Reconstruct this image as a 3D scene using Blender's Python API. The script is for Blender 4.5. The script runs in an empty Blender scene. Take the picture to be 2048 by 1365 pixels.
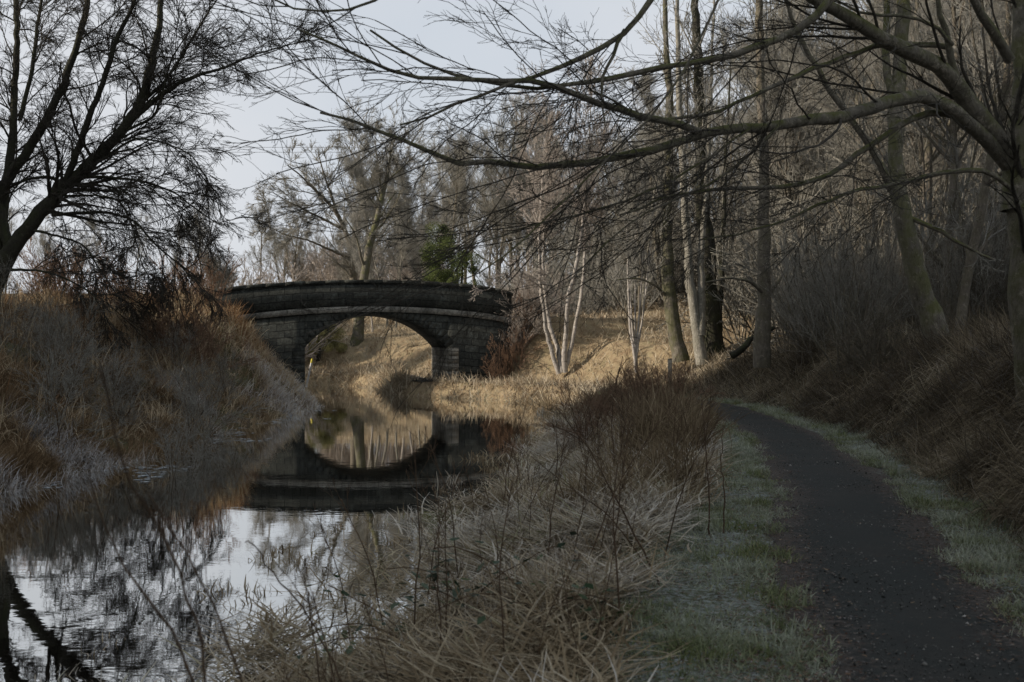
import bpy, math
import numpy as np
from mathutils import Vector, Matrix
PI = math.pi
C = bpy.context.scene.collection
scn = bpy.context.scene

# ---------------------------------------------------------------- camera, sky, sun, exposure
F = 40.0 / 36.0 * 2048          # focal length in photograph pixels
ZC = 2.2                        # eye height above the canal water
cam = bpy.data.cameras.new('camera'); cam.lens = 40; cam.sensor_width = 36
cam.clip_start = 0.1; cam.clip_end = 3000
cam.dof.use_dof = True; cam.dof.focus_distance = 26; cam.dof.aperture_fstop = 4.0
co = bpy.data.objects.new('camera', cam); C.objects.link(co)
co.location = (0, 0, ZC); co.rotation_euler = (PI / 2, 0, 0)
scn.camera = co
SUN_EL = math.radians(21); SUN_A = math.radians(9)     # low winter sun from the left
to_sun = Vector((-math.cos(SUN_A) * math.cos(SUN_EL), -math.sin(SUN_A) * math.cos(SUN_EL), math.sin(SUN_EL)))
w = bpy.data.worlds.new('World'); scn.world = w; w.use_nodes = True
nt = w.node_tree; nt.nodes.clear()
sky = nt.nodes.new('ShaderNodeTexSky'); sky.sky_type = 'NISHITA'; sky.sun_disc = False
sky.sun_elevation = SUN_EL; sky.sun_rotation = math.radians(261)
sky.air_density = 1.0; sky.dust_density = 3.0; sky.ozone_density = 1.5
mx = nt.nodes.new('ShaderNodeMix'); mx.data_type = 'RGBA'; mx.inputs[0].default_value = 0.72
mx.inputs[7].default_value = (6.0, 6.35, 6.8, 1)        # thin even high cloud
bg = nt.nodes.new('ShaderNodeBackground'); bg.inputs[1].default_value = 0.1
wo = nt.nodes.new('ShaderNodeOutputWorld')
tcs = nt.nodes.new('ShaderNodeTexCoord'); sxs = nt.nodes.new('ShaderNodeSeparateXYZ'); mr = nt.nodes.new('ShaderNodeMapRange')
nt.links.new(tcs.outputs['Generated'], sxs.inputs[0]); nt.links.new(sxs.outputs[2], mr.inputs[0])
mr.inputs[1].default_value = 0.25; mr.inputs[2].default_value = 0.75; mr.inputs[3].default_value = 0.95; mr.inputs[4].default_value = 0.75
cl = nt.nodes.new('ShaderNodeTexNoise'); cl.inputs['Scale'].default_value = 3.0; cl.inputs['Detail'].default_value = 5; nt.links.new(tcs.outputs['Generated'], cl.inputs['Vector'])
cr = nt.nodes.new('ShaderNodeValToRGB'); cr.color_ramp.elements[0].position = 0.35; cr.color_ramp.elements[0].color = (5.5, 5.95, 6.55, 1)
cr.color_ramp.elements[1].position = 0.65; cr.color_ramp.elements[1].color = (6.4, 6.6, 6.95, 1)
nt.links.new(cl.outputs[0], cr.inputs[0]); nt.links.new(cr.outputs[0], mx.inputs[7])
nt.links.new(mr.outputs[0], mx.inputs[0])                # high thin cloud lies thick towards the horizon, clear overhead
nt.links.new(sky.outputs[0], mx.inputs[6]); nt.links.new(mx.outputs[2], bg.inputs[0]); nt.links.new(bg.outputs[0], wo.inputs[0])
sl = bpy.data.lights.new('sun', 'SUN'); sl.energy = 5.0; sl.angle = math.radians(0.6); sl.color = (1.0, 0.88, 0.74)
so = bpy.data.objects.new('sun', sl); C.objects.link(so); so.rotation_euler = to_sun.to_track_quat('Z', 'Y').to_euler()
so.location = (-60, -10, 40)
scn.view_settings.view_transform = 'Standard'; scn.view_settings.look = 'None'
scn.view_settings.exposure = 0.2; scn.view_settings.gamma = 1
scn.cycles.max_bounces = 6; scn.cycles.diffuse_bounces = 2; scn.cycles.glossy_bounces = 3
scn.cycles.transparent_max_bounces = 4; scn.cycles.use_denoising = True
scn.cycles.sample_clamp_indirect = 4
try:
    scn.cycles.denoiser = 'OPENIMAGEDENOISE'; scn.cycles.denoising_input_passes = 'RGB_ALBEDO_NORMAL'; scn.cycles.denoising_prefilter = 'ACCURATE'
except Exception: pass

# ---------------------------------------------------------------- helpers
def at(px, py, D):
    """world point seen at photograph pixel (px, py) at distance D"""
    return np.array([(px - 1024) / F * D, D, ZC - (py - 682) / F * D])

def norm(v):
    return v / np.maximum(np.linalg.norm(v, axis=-1, keepdims=True), 1e-9)

def S(t):
    t = np.clip(t, 0, 1); return t * t * (3 - 2 * t)

def vnoise(x, y, scale, seed):
    r = np.random.RandomState(seed).rand(64, 64)
    x = np.asarray(x) / scale + 17.3; y = np.asarray(y) / scale + 9.1
    i = np.floor(x).astype(int); j = np.floor(y).astype(int)
    a = S(x - i); b = S(y - j)
    g = lambda p, q: r[p % 64, q % 64]
    return (g(i, j) * (1 - a) + g(i + 1, j) * a) * (1 - b) + (g(i, j + 1) * (1 - a) + g(i + 1, j + 1) * a) * b

def mesh_of(name, V, Fq, attrs=None, smooth=False):
    me = bpy.data.meshes.new(name)
    V = np.ascontiguousarray(V, dtype=np.float32); Fq = np.ascontiguousarray(Fq, dtype=np.int32)
    n, k = Fq.shape
    me.vertices.add(len(V)); me.vertices.foreach_set('co', V.ravel())
    me.loops.add(n * k); me.loops.foreach_set('vertex_index', Fq.ravel())
    me.polygons.add(n); me.polygons.foreach_set('loop_start', np.arange(0, n * k, k, dtype=np.int32))
    me.update(calc_edges=True)
    if smooth: me.polygons.foreach_set('use_smooth', np.ones(n, dtype=bool))
    for a, val in (attrs or {}).items():
        at_ = me.attributes.new(a, 'FLOAT', 'POINT'); at_.data.foreach_set('value', np.ascontiguousarray(val, dtype=np.float32))
    return me

def obj(name, me, mat=None, parent=None):
    o = bpy.data.objects.new(name, me); C.objects.link(o)
    if mat is not None and me is not None:
        if me.materials and me.materials[0] != mat: me = me.copy(); me.materials.clear(); o.data = me
        if not me.materials: me.materials.append(mat)
    if parent is not None: o.parent = parent
    return o

def tag(o, label=None, cat=None, group=None, kind=None):
    if label: o['label'] = label
    if cat: o['category'] = cat
    if group: o['group'] = group
    if kind: o['kind'] = kind
    return o

def thing(name, label, cat, loc=(0, 0, 0), rz=0.0, group=None):
    o = bpy.data.objects.new(name, None); C.objects.link(o)
    o.empty_display_size = 0.2
    o.location = loc; o.rotation_euler = (0, 0, rz)
    return tag(o, label, cat, group)

def dup(root, loc, rz, sc=1.0, label=None, group=None):
    r = root.copy(); C.objects.link(r); r.location = loc; r.rotation_euler = (0, 0, rz); r.scale = (sc, sc, sc)
    if label: r['label'] = label
    if group: r['group'] = group
    for ch in list(root.children):
        c = ch.copy(); C.objects.link(c); c.parent = r
    return r

def box_arrays(c, h):
    sg = np.array([[-1,-1,-1],[1,-1,-1],[1,1,-1],[-1,1,-1],[-1,-1,1],[1,-1,1],[1,1,1],[-1,1,1]], float)
    f = np.array([[0,3,2,1],[4,5,6,7],[0,1,5,4],[1,2,6,5],[2,3,7,6],[3,0,4,7]])
    return np.array(c) + sg * np.array(h), f

class Acc:
    def __init__(s): s.V = []; s.Fq = []; s.n = 0; s.T = []
    def add(s, V, Fq, t=0.0):
        s.V.append(V); s.Fq.append(Fq + s.n); s.n += len(V); s.T.append(np.full(len(V), t) if np.isscalar(t) else t)
    def mesh(s, name, smooth=False):
        return mesh_of(name, np.vstack(s.V), np.vstack(s.Fq), {'tint': np.concatenate(s.T)}, smooth)

def tubes(P, R, sides):
    """P (N,k,3), R (N,k) -> tube mesh arrays, one tapering tube per row"""
    N, k, _ = P.shape
    T = np.empty_like(P); T[:, 1:-1] = P[:, 2:] - P[:, :-2]; T[:, 0] = P[:, 1] - P[:, 0]; T[:, -1] = P[:, -1] - P[:, -2]
    T = norm(T); m = norm(P[:, -1] - P[:, 0])
    ref = np.where(np.abs(m[:, 2:3]) < 0.7, np.array([[0, 0, 1.0]]), np.array([[1.0, 0.2, 0]]))[:, None, :]
    U = norm(np.cross(T, np.broadcast_to(ref, T.shape))); W = np.cross(T, U)
    a = np.arange(sides) * 2 * PI / sides
    V = P[:, :, None, :] + R[:, :, None, None] * (np.cos(a)[None, None, :, None] * U[:, :, None, :] + np.sin(a)[None, None, :, None] * W[:, :, None, :])
    V = V.reshape(-1, 3)
    b = (np.arange(N) * k * sides)[:, None, None]; i = (np.arange(k - 1) * sides)[None, :, None]; j = np.arange(sides)[None, None, :]
    j2 = (j + 1) % sides
    q = np.stack([b + i + j + 0 * j, b + i + j2, b + i + sides + j2, b + i + sides + j], -1).reshape(-1, 4)
    return V, q

def grow(P, R, rng, n, t0, t1, ang, rel, k, wig, trop, ratio, rmin, ldec=0.5, lmin=0.0, lmax=99.0, flat=0.0, angj=0.18):
    N, kp, _ = P.shape
    idx = np.repeat(np.arange(N), n)
    M = len(idx)
    t = rng.uniform(t0, t1, M); f = np.clip(t * (kp - 1), 0, kp - 1.001); i = f.astype(int); u = (f - i)[:, None]
    pos = P[idx, i] * (1 - u) + P[idx, i + 1] * u
    tan = norm(P[idx, i + 1] - P[idx, i]); r = (R[idx, i] * (1 - u[:, 0]) + R[idx, i + 1] * u[:, 0])
    plen = np.linalg.norm(np.diff(P, axis=1), axis=2).sum(1)[idx]
    v = rng.normal(size=(M, 3)); v[:, 2] *= (1 - flat); v -= (v * tan).sum(1, keepdims=True) * tan; v = norm(v)
    a = (ang + rng.normal(size=M) * angj)[:, None]
    d = norm(tan * np.cos(a) + v * np.sin(a))
    L = np.clip(plen * rel, lmin, lmax) * rng.uniform(0.5, 1.2, M) * (1 - ldec * t)
    Q = np.empty((M, k, 3)); Q[:, 0] = pos
    st = (L / (k - 1))[:, None]
    tr = np.array([0, 0, trop])
    for j in range(1, k):
        d = norm(d + wig * rng.normal(size=(M, 3)) + tr)
        Q[:, j] = Q[:, j - 1] + d * st
    r0 = np.maximum(r * ratio * rng.uniform(0.7, 1.0, M), rmin)
    s = np.linspace(0, 1, k)[None, :]
    RR = r0[:, None] * (1 - s) + np.maximum(r0 * 0.25, rmin * 0.8)[:, None] * s
    return Q, RR

def smooth_path(pts, k, jit, rng):
    pts = np.array(pts, float)
    d = np.concatenate([[0], np.cumsum(np.linalg.norm(np.diff(pts, axis=0), axis=1))])
    t = np.linspace(0, d[-1], k)
    out = np.stack([np.interp(t, d, pts[:, c]) for c in range(3)], 1)
    for _ in range(max(1, k // len(pts) // 2)):
        out[1:-1] = (out[:-2] + 2 * out[1:-1] + out[2:]) / 4
    out[1:-1] += rng.normal(size=(k - 2, 3)) * jit
    return out

# ---------------------------------------------------------------- materials
def nm(name):
    m = bpy.data.materials.new(name); m.use_nodes = True; t = m.node_tree; t.nodes.clear()
    o = t.nodes.new('ShaderNodeOutputMaterial')
    return m, t, o
def N_(t, typ, **kw):
    n = t.nodes.new(typ)
    for k, v in kw.items(): setattr(n, k, v)
    return n
def noise(t, vec, scale, detail=4, rough=0.6, dist=0.0):
    n = N_(t, 'ShaderNodeTexNoise'); n.inputs['Scale'].default_value = scale; n.inputs['Detail'].default_value = detail
    n.inputs['Roughness'].default_value = rough; n.inputs['Distortion'].default_value = dist
    if vec is not None: t.links.new(vec, n.inputs['Vector'])
    return n.outputs[0]
def ramp(t, fac, stops, interp='LINEAR'):
    n = N_(t, 'ShaderNodeValToRGB'); e = n.color_ramp.elements; n.color_ramp.interpolation = interp
    while len(e) < len(stops): e.new(0.5)
    for i, (p, c) in enumerate(stops):
        e[i].position = p; e[i].color = (c[0], c[1], c[2], 1) if not np.isscalar(c) else (c, c, c, 1)
    t.links.new(fac, n.inputs[0]); return n.outputs[0]
def mixc(t, fac, a, b, mode='MIX'):
    n = N_(t, 'ShaderNodeMix'); n.data_type = 'RGBA'; n.blend_type = mode
    for i, s in ((0, fac), (6, a), (7, b)):
        if hasattr(s, 'is_linked') or hasattr(s, 'node'): t.links.new(s, n.inputs[i])
        elif np.isscalar(s): n.inputs[i].default_value = s
        else: n.inputs[i].default_value = (s[0], s[1], s[2], 1)
    return n.outputs[2]
def mathn(t, op, a, b=0.0):
    n = N_(t, 'ShaderNodeMath', operation=op)
    for i, s in ((0, a), (1, b)):
        if hasattr(s, 'node'): t.links.new(s, n.inputs[i])
        else: n.inputs[i].default_value = s
    return n.outputs[0]
def attr(t, name):
    n = N_(t, 'ShaderNodeAttribute'); n.attribute_name = name; return n.outputs['Fac']
def bump(t, h, strength, dist=0.02):
    n = N_(t, 'ShaderNodeBump'); n.inputs['Strength'].default_value = strength; n.inputs['Distance'].default_value = dist
    t.links.new(h, n.inputs['Height']); return n.outputs[0]
def finish(t, o, col, rough=0.9, nrm=None, spec=0.3):
    b = N_(t, 'ShaderNodeBsdfPrincipled'); t.links.new(col, b.inputs['Base Color']); b.inputs['Roughness'].default_value = rough
    b.inputs['Specular IOR Level'].default_value = spec
    if nrm is not None: t.links.new(nrm, b.inputs['Normal'])
    t.links.new(b.outputs[0], o.inputs[0]); return b

def bark(name, dark, light, moss=None, mossamt=0.5, scale=6.0, bands=False):
    m, t, o = nm(name)
    tc = N_(t, 'ShaderNodeTexCoord'); mp = N_(t, 'ShaderNodeMapping'); mp.inputs['Scale'].default_value = (1, 1, 0.35)
    t.links.new(tc.outputs['Object'], mp.inputs['Vector'])
    n1 = noise(t, mp.outputs[0], scale * 4, 5, 0.7)
    n2 = noise(t, tc.outputs['Object'], scale * 0.35, 4, 0.6)
    c = ramp(t, n1, [(0.3, dark), (0.7, light)])
    c = mixc(t, ramp(t, n2, [(0.4, 0.0), (0.65, 0.6)]), c, [x * 0.45 for x in light])
    c = mixc(t, ramp(t, noise(t, tc.outputs['Object'], scale * 1.6, 6, 0.8), [(0.56, 0.0), (0.64, 0.55)]), c, [min(.6, x * 1.9) for x in light])
    c = mixc(t, ramp(t, noise(t, tc.outputs['Object'], scale * 1.1, 6, 0.8), [(0.36, 0.75), (0.44, 0.0)]), c, [x * .5 for x in dark])
    if moss:
        g = N_(t, 'ShaderNodeNewGeometry'); sx = N_(t, 'ShaderNodeSeparateXYZ'); t.links.new(g.outputs['Normal'], sx.inputs[0])
        up = mathn(t, 'MULTIPLY', mathn(t, 'ADD', sx.outputs[2], 0.6), mossamt)
        mf = mathn(t, 'MULTIPLY', up, ramp(t, noise(t, tc.outputs['Object'], 2.5, 5, 0.7), [(0.42, 0.0), (0.58, 1.6)]))
        mf = mathn(t, 'MINIMUM', mf, 0.85)
        c = mixc(t, mf, c, moss)
    if bands:
        wv = N_(t, 'ShaderNodeMapping'); wv.inputs['Scale'].default_value = (1.5, 1.5, 14); t.links.new(tc.outputs['Object'], wv.inputs[0])
        nb = noise(t, wv.outputs[0], 1.3, 3, 0.6)
        c = mixc(t, ramp(t, nb, [(0.58, 0.0), (0.66, 0.7)]), c, (0.06, 0.05, 0.045))
    finish(t, o, c, 0.9, bump(t, n1, 1.0, 0.04), 0.2)
    return m

def grassmat(name, stops, frost=(0.62, 0.64, 0.66), frostamt=1.0, trans=0.25, patch=0.0):
    """colour comes from a per-blade random number; frost lies where a second number says so"""
    m, t, o = nm(name)
    tc = N_(t, 'ShaderNodeTexCoord')
    tn = attr(t, 'tint')
    if patch > 0:
        pn = noise(t, tc.outputs['Object'], 0.5, 3, 0.6)
        tn = mathn(t, 'ADD', tn, mathn(t, 'MULTIPLY', mathn(t, 'SUBTRACT', pn, 0.5), patch))
    c = ramp(t, tn, stops)
    ff = mathn(t, 'MULTIPLY', attr(t, 'frost'), frostamt)
    fn = noise(t, tc.outputs['Object'], 30, 2, 0.5)
    ff = mathn(t, 'MULTIPLY', ff, ramp(t, fn, [(0.35, 0.35), (0.6, 1.0)]))
    c = mixc(t, ff, c, frost)
    d = N_(t, 'ShaderNodeBsdfDiffuse'); tr = N_(t, 'ShaderNodeBsdfTranslucent'); ms = N_(t, 'ShaderNodeMixShader')
    ms.inputs[0].default_value = trans
    t.links.new(c, d.inputs[0]); t.links.new(c, tr.inputs[0]); t.links.new(d.outputs[0], ms.inputs[1]); t.links.new(tr.outputs[0], ms.inputs[2])
    t.links.new(ms.outputs[0], o.inputs[0])
    return m

M = {}
M['bark_dark'] = bark('dark bark', (0.022, 0.021, 0.017), (0.060, 0.055, 0.042), (0.045, 0.055, 0.018), 0.35)
M['bark_mossy'] = bark('mossy grey bark', (0.075, 0.068, 0.052), (0.20, 0.18, 0.145), (0.075, 0.082, 0.02), 0.55, 5)
M['bark_grey'] = bark('grey brown bark', (0.09, 0.078, 0.062), (0.21, 0.185, 0.15), (0.09, 0.09, 0.03), 0.25, 4)
M['bark_ash'] = bark('light grey bark', (0.16, 0.15, 0.125), (0.33, 0.31, 0.265), (0.12, 0.12, 0.06), 0.2, 5)
M['bark_pale'] = bark('pale smooth bark', (0.26, 0.235, 0.205), (0.50, 0.46, 0.41), None, 0, 4, bands=True)
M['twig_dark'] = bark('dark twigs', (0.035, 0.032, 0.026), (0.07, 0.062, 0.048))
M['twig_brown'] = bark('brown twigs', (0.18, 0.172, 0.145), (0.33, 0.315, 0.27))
M['twig_grey'] = bark('grey twigs', (0.22, 0.213, 0.185), (0.40, 0.39, 0.345))
M['twig_pink'] = bark('pinkish twigs', (0.30, 0.26, 0.225), (0.50, 0.445, 0.39))
M['twig_rust'] = bark('rusty twigs', (0.18, 0.11, 0.07), (0.31, 0.205, 0.14))

STRAW = [(0.0, (0.08, 0.055, 0.032)), (0.25, (0.19, 0.13, 0.075)), (0.55, (0.38, 0.295, 0.19)), (0.8, (0.52, 0.44, 0.31)), (1.0, (0.18, 0.18, 0.085))]
M['reed'] = grassmat('dead reed', [(0.0, (0.085, 0.064, 0.042)), (0.3, (0.165, 0.126, 0.080)), (0.58, (0.28, 0.225, 0.145)), (0.8, (0.47, 0.41, 0.30)), (0.9, (0.22, 0.225, 0.11)), (1.0, (0.15, 0.16, 0.06))], frost=(.66,.645,.60), patch=0.6)
M['bank'] = grassmat('dead bank grass', STRAW, patch=0.7)
M['rust_grass'] = grassmat('rusty tall grass', [(0.0, (0.11, 0.055, 0.03)), (0.4, (0.26, 0.15, 0.08)), (0.75, (0.42, 0.28, 0.155)), (1.0, (0.24, 0.20, 0.11))], patch=0.5)
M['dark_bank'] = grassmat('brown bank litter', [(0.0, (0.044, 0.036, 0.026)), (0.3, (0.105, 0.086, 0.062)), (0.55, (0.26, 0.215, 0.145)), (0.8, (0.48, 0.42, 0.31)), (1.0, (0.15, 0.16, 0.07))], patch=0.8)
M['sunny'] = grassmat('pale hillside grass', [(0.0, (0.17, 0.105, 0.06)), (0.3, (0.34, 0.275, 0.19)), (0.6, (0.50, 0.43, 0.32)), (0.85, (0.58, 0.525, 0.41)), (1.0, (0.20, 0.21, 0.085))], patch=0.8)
M['verge'] = grassmat('frosted verge grass', [(0.0, (0.06, 0.07, 0.03)), (0.5, (0.15, 0.18, 0.08)), (0.85, (0.24, 0.26, 0.13)), (1.0, (0.28, 0.25, 0.15))], frost=(0.52, 0.55, 0.49), patch=0.5)
M['litter'] = grassmat('fallen leaves', [(0.0, (0.035, 0.022, 0.018)), (0.4, (0.075, 0.045, 0.033)), (0.75, (0.13, 0.085, 0.06)), (1.0, (0.33, 0.26, 0.17))], trans=0.1)
M['leaf_green'] = grassmat('evergreen leaves', [(0.0, (0.035, 0.05, 0.02)), (0.5, (0.085, 0.11, 0.04)), (0.85, (0.17, 0.195, 0.08)), (1.0, (0.26, 0.27, 0.13))], trans=0.2)
M['bramble'] = grassmat('bramble leaves', [(0.0, (0.014, 0.026, 0.014)), (0.6, (0.03, 0.05, 0.025)), (1.0, (0.06, 0.08, 0.035))], trans=0.1, frostamt=0.3)
M['stem'] = bark('dead weed stem', (0.06, 0.04, 0.026), (0.14, 0.095, 0.06))

def ground_mat():
    m, t, o = nm('ground soil and litter'); tc = N_(t, 'ShaderNodeTexCoord'); v = tc.outputs['Object']
    n1 = noise(t, v, 0.8, 6, 0.65); n2 = noise(t, v, 14, 5, 0.7); n3 = noise(t, v, 3.0, 5, 0.7)
    c = ramp(t, n2, [(0.25, (0.028, 0.018, 0.011)), (0.5, (0.075, 0.052, 0.032)), (0.75, (0.15, 0.115, 0.07))])
    c = mixc(t, ramp(t, n1, [(0.42, 0.0), (0.6, 0.8)]), c, (0.075, 0.08, 0.035))
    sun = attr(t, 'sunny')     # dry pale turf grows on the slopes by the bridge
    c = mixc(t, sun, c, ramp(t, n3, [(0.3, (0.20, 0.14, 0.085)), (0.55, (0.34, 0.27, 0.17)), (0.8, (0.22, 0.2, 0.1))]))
    vg = attr(t, 'verge')
    vc = ramp(t, n3, [(0.3, (0.035, 0.034, 0.024)), (0.5, (0.075, 0.085, 0.045)), (0.7, (0.21, 0.235, 0.22))])
    vc = mixc(t, ramp(t, noise(t, v, 22, 5, 0.8), [(0.45, 0.0), (0.6, 0.75)]), vc, (0.28, 0.32, 0.32))
    c = mixc(t, vg, c, vc)
    finish(t, o, c, 0.95, bump(t, n2, 0.8, 0.05), 0.1)
    return m
def path_mat():
    m, t, o = nm('path'); tc = N_(t, 'ShaderNodeTexCoord'); v = tc.outputs['Object']
    n1 = noise(t, v, 70, 4, 0.7); n2 = noise(t, v, 1.1, 6, 0.7); n3 = noise(t, v, 16, 5, 0.75)
    c = ramp(t, n1, [(0.3, (0.004, 0.006, 0.0055)), (0.7, (0.017, 0.022, 0.020))])
    c = mixc(t, ramp(t, n2, [(0.45, 0.0), (0.62, 0.7)]), c, ramp(t, n3, [(0.3, (0.006, 0.006, 0.005)), (0.7, (0.034, 0.031, 0.026))]))
    e = attr(t, 'edge')
    ef = mathn(t, 'ADD', e, mathn(t, 'MULTIPLY', mathn(t, 'SUBTRACT', n3, 0.5), 1.3))
    ef = mathn(t, 'ADD', ef, mathn(t, 'MULTIPLY', mathn(t, 'SUBTRACT', n2, 0.5), 0.8))
    lit = ramp(t, noise(t, v, 38, 5, 0.85), [(0.3, (0.010, 0.009, 0.008)), (0.52, (0.045, 0.037, 0.031)), (0.72, (0.14, 0.12, 0.10))])
    c = mixc(t, ramp(t, ef, [(0.42, 0.0), (0.60, 0.95)]), c, lit)
    gr = ramp(t, n3, [(0.35, (0.05, 0.055, 0.035)), (0.65, (0.17, 0.20, 0.18))])
    c = mixc(t, ramp(t, ef, [(0.86, 0.0), (1.0, 1.0)]), c, gr)
    vo = N_(t, 'ShaderNodeTexVoronoi'); vo.inputs['Scale'].default_value = 9; t.links.new(v, vo.inputs['Vector'])
    c = mixc(t, ramp(t, vo.outputs['Distance'], [(0.04, 0.6), (0.09, 0.0)]), c, (0.17, 0.16, 0.14))
    finish(t, o, c, 0.85, bump(t, n1, 0.6, 0.01), 0.3)
    return m
def water_mat():
    m, t, o = nm('still canal water'); tc = N_(t, 'ShaderNodeTexCoord'); mp = N_(t, 'ShaderNodeMapping')
    mp.inputs['Scale'].default_value = (1.0, 2.2, 1); t.links.new(tc.outputs['Object'], mp.inputs[0])
    n1 = noise(t, mp.outputs[0], 4.5, 2, 0.5, 0.4); n2 = noise(t, mp.outputs[0], 0.7, 2, 0.5)
    h = mathn(t, 'ADD', mathn(t, 'MULTIPLY', n1, 0.30), n2)
    b = N_(t, 'ShaderNodeBsdfPrincipled'); b.inputs['Base Color'].default_value = (0.60, 0.61, 0.60, 1)
    b.inputs['Roughness'].default_value = 0.015; b.inputs['IOR'].default_value = 1.8; b.inputs['Metallic'].default_value = 1.0
    t.links.new(bump(t, h, 0.022, 0.05), b.inputs['Normal']); t.links.new(b.outputs[0], o.inputs[0])
    return m
def stone_mat(name, dark, mid, lichen, lich=0.5, bw=0.55, bh=0.26, plain=False):
    m, t, o = nm(name); tc = N_(t, 'ShaderNodeTexCoord'); v = tc.outputs['Object']
    sx = N_(t, 'ShaderNodeSeparateXYZ'); t.links.new(v, sx.inputs[0])
    cb = N_(t, 'ShaderNodeCombineXYZ'); t.links.new(mathn(t, 'ADD', sx.outputs[0], sx.outputs[1]), cb.inputs[0])
    # courses follow the hump of the bridge
    z = mathn(t, 'ADD', sx.outputs[2], mathn(t, 'MULTIPLY', mathn(t, 'MULTIPLY', sx.outputs[0], sx.outputs[0]), 0.012))
    t.links.new(z, cb.inputs[1])
    bk = N_(t, 'ShaderNodeTexBrick'); wob = N_(t, 'ShaderNodeTexNoise'); wob.inputs['Scale'].default_value = 3.5; t.links.new(v, wob.inputs['Vector'])
    t.links.new(mixc(t, 0.07, cb.outputs[0], wob.outputs['Color']), bk.inputs['Vector'])
    bk.inputs['Scale'].default_value = 1; bk.inputs['Brick Width'].default_value = bw; bk.inputs['Row Height'].default_value = bh
    bk.inputs['Mortar Size'].default_value = 0.014; bk.inputs['Mortar Smooth'].default_value = 0.3; bk.inputs['Bias'].default_value = -0.1
    bk.inputs['Color1'].default_value = (*dark, 1); bk.inputs['Color2'].default_value = (*mid, 1); bk.inputs['Mortar'].default_value = (dark[0] * .6, dark[1] * .6, dark[2] * .6, 1)
    c = bk.outputs[0]
    n1 = noise(t, v, 2.2, 6, 0.75); n2 = noise(t, v, 16, 5, 0.7)
    c = mixc(t, 0.85, c, ramp(t, noise(t, v, 7, 6, 0.8), [(0.3, 0.2), (0.7, 2.0)]), 'MULTIPLY')
    c = mixc(t, ramp(t, n1, [(0.56, 0.0), (0.7, lich)]), c, lichen)
    c = mixc(t, ramp(t, noise(t, v, 0.9, 5, 0.7), [(0.35, 0.7), (0.55, 0.0)]), c, (0.020, 0.021, 0.018))
    hh = mathn(t, 'ADD', mathn(t, 'MULTIPLY', bk.outputs['Fac'], -0.9), n2)
    finish(t, o, c, 0.95, bump(t, hh, 0.9, 0.05), 0.15)
    return m
M['ground'] = ground_mat(); M['path'] = path_mat(); M['water'] = water_mat()
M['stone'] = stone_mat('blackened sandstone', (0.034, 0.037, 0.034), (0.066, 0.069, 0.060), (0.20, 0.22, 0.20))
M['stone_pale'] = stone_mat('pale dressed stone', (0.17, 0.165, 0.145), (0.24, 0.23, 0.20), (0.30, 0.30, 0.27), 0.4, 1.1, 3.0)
M['stone_lit'] = stone_mat('abutment stone painted lit', (0.22, 0.205, 0.175), (0.34, 0.32, 0.27), (0.40, 0.40, 0.34), 0.5, 0.7, 0.3)  # paler stone colour stands in for light on the right abutment
def plain(name, col, rough=0.7):
    m, t, o = nm(name); tc = N_(t, 'ShaderNodeTexCoord')
    n = noise(t, tc.outputs['Object'], 12, 4, 0.6)
    finish(t, o, ramp(t, n, [(0.3, [x * 0.75 for x in col]), (0.7, col)]), rough); return m
M['white'] = plain('white painted plastic', (0.8, 0.8, 0.8)); M['yellow'] = plain('yellow band', (0.7, 0.6, 0.08))
M['timber'] = plain('weathered timber', (0.30, 0.27, 0.21)); M['cable'] = plain('dull cable', (0.25, 0.26, 0.28))
M['frost_stick'] = plain('rimed reed straw', (0.42, 0.42, 0.40))
M['ice'] = plain('rimed floating ice', (0.35, 0.40, 0.43), 0.5)

# ---------------------------------------------------------------- terrain
RB = np.array([(-2.4,-14),(-2.2,0),(-1.6,6),(-1.35,9.5),(-0.95,12.5),(-.15,16),(.65,21),(1.0,24),(1.5,30),(1.95,35),(2.05,38.3),(1.1,41.0),(-0.9,42.9),(-2.7,44.3),(-4.3,46),(-5.2,48),(-5.9,51),(-6.6,54),(-8.2,56.2),(-12,57.5),(-25,59),(-90,62)], float)
LB = np.array([(-7.6,-14),(-7.6,6),(-7.4,16.5),(-6.9,23),(-7.0,28),(-6.7,33),(-6.6,38),(-7.3,41.5),(-8.5,43.6),(-9.0,48),(-9.9,51),(-14,53.5),(-25,54.6),(-90,57)], float)
PC = np.array([(1.7,-14),(1.9,0),(2.1,5.4),(2.75,9),(3.5,12),(4.1,15.2),(4.6,19),(5.0,24),(5.1,28),(4.75,31),(3.8,34),(3.2,37.5),(2.35,41),(0.7,43.5),(-1.3,44.8),(-3.6,46.4),(-4.4,50),(-5.1,53.5),(-6.6,57),(-10,59.4),(-25,61.2),(-90,64.5)], float)

def dist_poly(x, y, P):
    best = np.full(np.shape(x), 1e9); sgn = np.zeros(np.shape(x))
    for a, b in zip(P[:-1], P[1:]):
        d = b - a; L2 = d @ d
        t = np.clip(((x - a[0]) * d[0] + (y - a[1]) * d[1]) / L2, 0, 1)
        qx = x - (a[0] + t * d[0]); qy = y - (a[1] + t * d[1]); dd = np.hypot(qx, qy)
        cr = d[1] * qx - d[0] * qy       # > 0: to the right of travel
        m = dd < best
        best = np.where(m, dd, best); sgn = np.where(m, np.sign(cr), sgn)
    return best * sgn

BA = math.radians(12)
U2 = np.array([math.cos(BA), math.sin(BA)]); A2 = np.array([-math.sin(BA), math.cos(BA)])
SPAN = 5.65; DEP = 4.5
PR = np.array([-2.58, 45.6]); BC = PR - U2 * SPAN / 2          # middle of the arch in the near face

def fields(x, y):
    dR = dist_poly(x, y, RB); dL = -dist_poly(x, y, LB); sp = dist_poly(x, y, PC)
    return dR, dL, sp

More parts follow.
